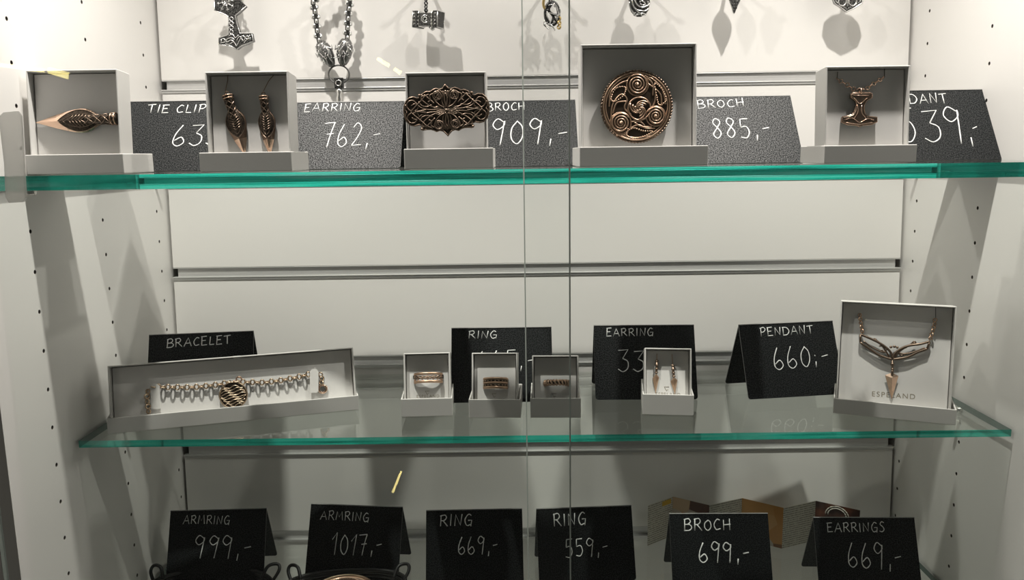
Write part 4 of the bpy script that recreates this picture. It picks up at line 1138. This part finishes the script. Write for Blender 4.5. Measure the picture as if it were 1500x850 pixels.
# shield pendant
root, fr = hung('shield_pendant', 'silver shield pendant with a knot pattern above the hammer pendant box', (1243, -20), .028)
o = leafp([(1195, 106), (1150, 72), (1090, 35), (1082, 10), (1050, -60), (1065, -150), (1130, -215), (1210, -235), (1290, -215), (1350, -150), (1365, -60), (1338, 12), (1330, 32), (1260, 75)])
m = MB(); m.slab([p.xy for p in o], -.0016, .0012, 0, None, .0005); m.obj('shield_plate', M_oxid, root)
m = MB(); m.tube([Vector((p.x, p.y, .0012)) for p in o], .0008, 6, True)
ctr = leafp([(1208, -65)], .0014)[0]
for k in range(46):
    i = k / 46 * len(o); a_, b_ = o[int(i) % len(o)], o[(int(i) + 1) % len(o)]; p = a_.lerp(b_, i % 1); p = ctr + (p - ctr) * .86; m.ball((p.x, p.y, .0013), .0006, 0, None, 6, 4)
for k in range(6):
    a = pi / 3 * k + pi / 2; d = Vector((cos(a), sin(a), 0))
    m.tube([ctr + d * .002, ctr + d * .0135], .0009, 6); m.ring(ctr + Vector((cos(a + pi / 6), sin(a + pi / 6), 0)) * .0105 + Vector((0, 0, -.0002)), .0040, .0008, 0, None, 16)
m.obj('knot_relief', M_silver, root)
hk = hook('steel hook above the silver shield pendant', fr.translation.x)
m = MB(); h = to_local(fr, hk); t_ = leafp([(1208, -232)])[0]; m.chain([t_, h], .004, .0006, 0, .8) if (t_ - h).length > .003 else None
m.ring(t_ + Vector((0, .001, 0)), .0022, .0007, 0, None, 14, 6, 'x'); m.obj('chain', M_silver, root)

# ------------------------------------------------------------------ lowest shelf: leaflet, leather armrings, bangle
M_text = mat('printed_text', (.62, .60, .52), .6)
tc = N(M_text, 'ShaderNodeTexCoord'); mp = N(M_text, 'ShaderNodeMapping'); mp.inputs['Scale'].default_value = (90, 90, 300)
L(M_text, tc.outputs['Object'], mp.inputs['Vector'])
wv = N(M_text, 'ShaderNodeTexWave', bands_direction='Z'); wv.inputs['Scale'].default_value = .42; L(M_text, mp.outputs['Vector'], wv.inputs['Vector'])
wn = noise(M_text, 1, 1, (900, 900, 250)); mul = N(M_text, 'ShaderNodeMath', operation='MULTIPLY'); L(M_text, wv.outputs['Fac'], mul.inputs[0]); L(M_text, wn, mul.inputs[1])
L(M_text, ramp(M_text, mul.outputs[0], [(.30, (.62, .60, .52)), (.46, (.22, .21, .18))]), P(M_text).inputs['Base Color'])
M_photo = mat('printed_photo', (.35, .2, .08), .4)
vo = N(M_photo, 'ShaderNodeTexVoronoi'); vo.inputs['Scale'].default_value = 55
tc = N(M_photo, 'ShaderNodeTexCoord'); L(M_photo, tc.outputs['Object'], vo.inputs['Vector'])
L(M_photo, ramp(M_photo, vo.outputs['Color'], [(.2, (.09, .03, .012)), (.45, (.50, .24, .06)), (.62, (.55, .30, .10)), (.85, (.42, .36, .28))]), P(M_photo).inputs['Base Color'])
M_photo2 = mat('printed_dark_photo', (.08, .03, .015), .4)
L(M_photo2, ramp(M_photo2, noise(M_photo2, 60, 3), [(.35, (.03, .012, .008)), (.7, (.14, .045, .02))]), P(M_photo2).inputs['Base Color'])
zt = Z3 + .0475
tops = [(949.4, 741), (985.5, 727.8), (1039, 740.5), (1087, 730), (1147.8, 744.4), (1195, 734), (1260, 748)]
pts = [at_z(p, zt) for p in tops]
root = thing('folded_leaflet', 'zigzag folded leaflet with text and golden photos standing behind signs', 'leaflet', Matrix.Translation((pts[3].x, pts[3].y, Z3)))
o_ = Vector((pts[3].x, pts[3].y, Z3))
for i in range(6):
    a, b = pts[i] - o_, pts[i + 1] - o_; d = (b - a); d.z = 0; n = Vector((d.y, -d.x, 0)).normalized() * .00025
    m = MB(); h0, h1 = .0002, zt - Z3
    vs = [(a.x, a.y, h0), (b.x, b.y, h0), (b.x, b.y, h1), (a.x, a.y, h1)]; vs += [(x - n.x, y - n.y, z) for x, y, z in vs]
    m.add(vs, [(0, 1, 2, 3), (7, 6, 5, 4), (0, 4, 5, 1), (1, 5, 6, 2), (2, 6, 7, 3), (3, 7, 4, 0)], 0)
    pn = m.obj('page', [M_text, M_photo, M_text, M_photo, M_text, M_photo2][i], root); pn['label'] = 'text page' if i % 2 == 0 else 'photo page'
    if i == 5:
        e = MB(); t = d.normalized(); c = a.lerp(b, .5) + n * 3; c.z = h1 - .012
        for r_ in (.012, .0095): e.tube([c + t * cos(k * pi / 16) * r_ + Vector((0, 0, sin(k * pi / 16) * r_ * .9)) for k in range(17)], .0006, 5)
        e.obj('seal_print', M_text, root)
    if i == 0:
        e = MB(); e.box((0, 0, 0), (1, 1, 1)); c = a.lerp(b, .74) + n * 1.5; c.z = h1 - .004
        e2 = MB(); t = d.normalized(); e2.add([c - t * .007 + Vector((0, 0, -.003)), c + t * .007 + Vector((0, 0, -.003)), c + t * .007 + Vector((0, 0, .0025)), c - t * .007 + Vector((0, 0, .0025))], [(0, 1, 2, 3)], 0)
        e2.obj('yellow_print', mat('yellow_ink', (.62, .40, .06), .5), root)

def armring(label, cx, cy, rx, ry, seed):
    rnd = random.Random(seed)
    root = thing('leather_armring', label, 'armring', Matrix.Translation((cx, cy, Z3)), 'black leather armrings')
    m = MB()
    for k in range(3):
        ph = rnd.uniform(0, 6)
        m.tube([(cos(a) * rx * (1 + .03 * sin(2 * a + ph)), sin(a) * ry * (1 + .04 * sin(3 * a + ph)), .0023 + k * .0035 + .0012 * (1 + sin(2 * a + ph))) for a in [2 * pi * i / 48 for i in range(48)]], .0019, 8, True)
    m.obj('cord', M_cord, root)
    for e in (-1, 1):
        m = MB(); m.tube(catmull([Vector((e * rx * .94, .004, .006)), Vector((e * rx * 1.05, .012, .016)), Vector((e * rx * 1.02, .016, .021)), Vector((e * rx * .88, .012, .021)), Vector((e * rx * .80, .004, .012))], 6), .0017, 8)
        m.obj('knot_loop', M_cord, root)
p = at_z((310, 868), Z3); armring('black leather cord armring before the ARMRING 999 sign', p.x, p.y, .062, .026, 1)
p = at_z((508, 868), Z3); armring('black leather cord armring with the bangle before the ARMRING 1017 sign', p.x, p.y, .058, .026, 2)
q = at_z((511, 842), Z3 + .010)
root = thing('bangle', 'rounded polished bronze bangle lying at the bottom edge inside black cords', 'bangle', Matrix.Translation((q.x, q.y - .0305, Z3)))
m = MB(); Rg = .029
for z, r in ((.0035, .0032), (.0062, .0030)): m.tube([(cos(a) * Rg, sin(a) * Rg, z) for a in [2 * pi * i / 56 for i in range(56)]], r, 8, True)
m.obj('band', M_rose, root)
m = MB(); m.tube([(cos(a) * (Rg + .001), sin(a) * (Rg + .001), .0095) for a in [2 * pi * i / 56 for i in range(56)]], .0013, 8, True); m.obj('rim', M_pale, root)
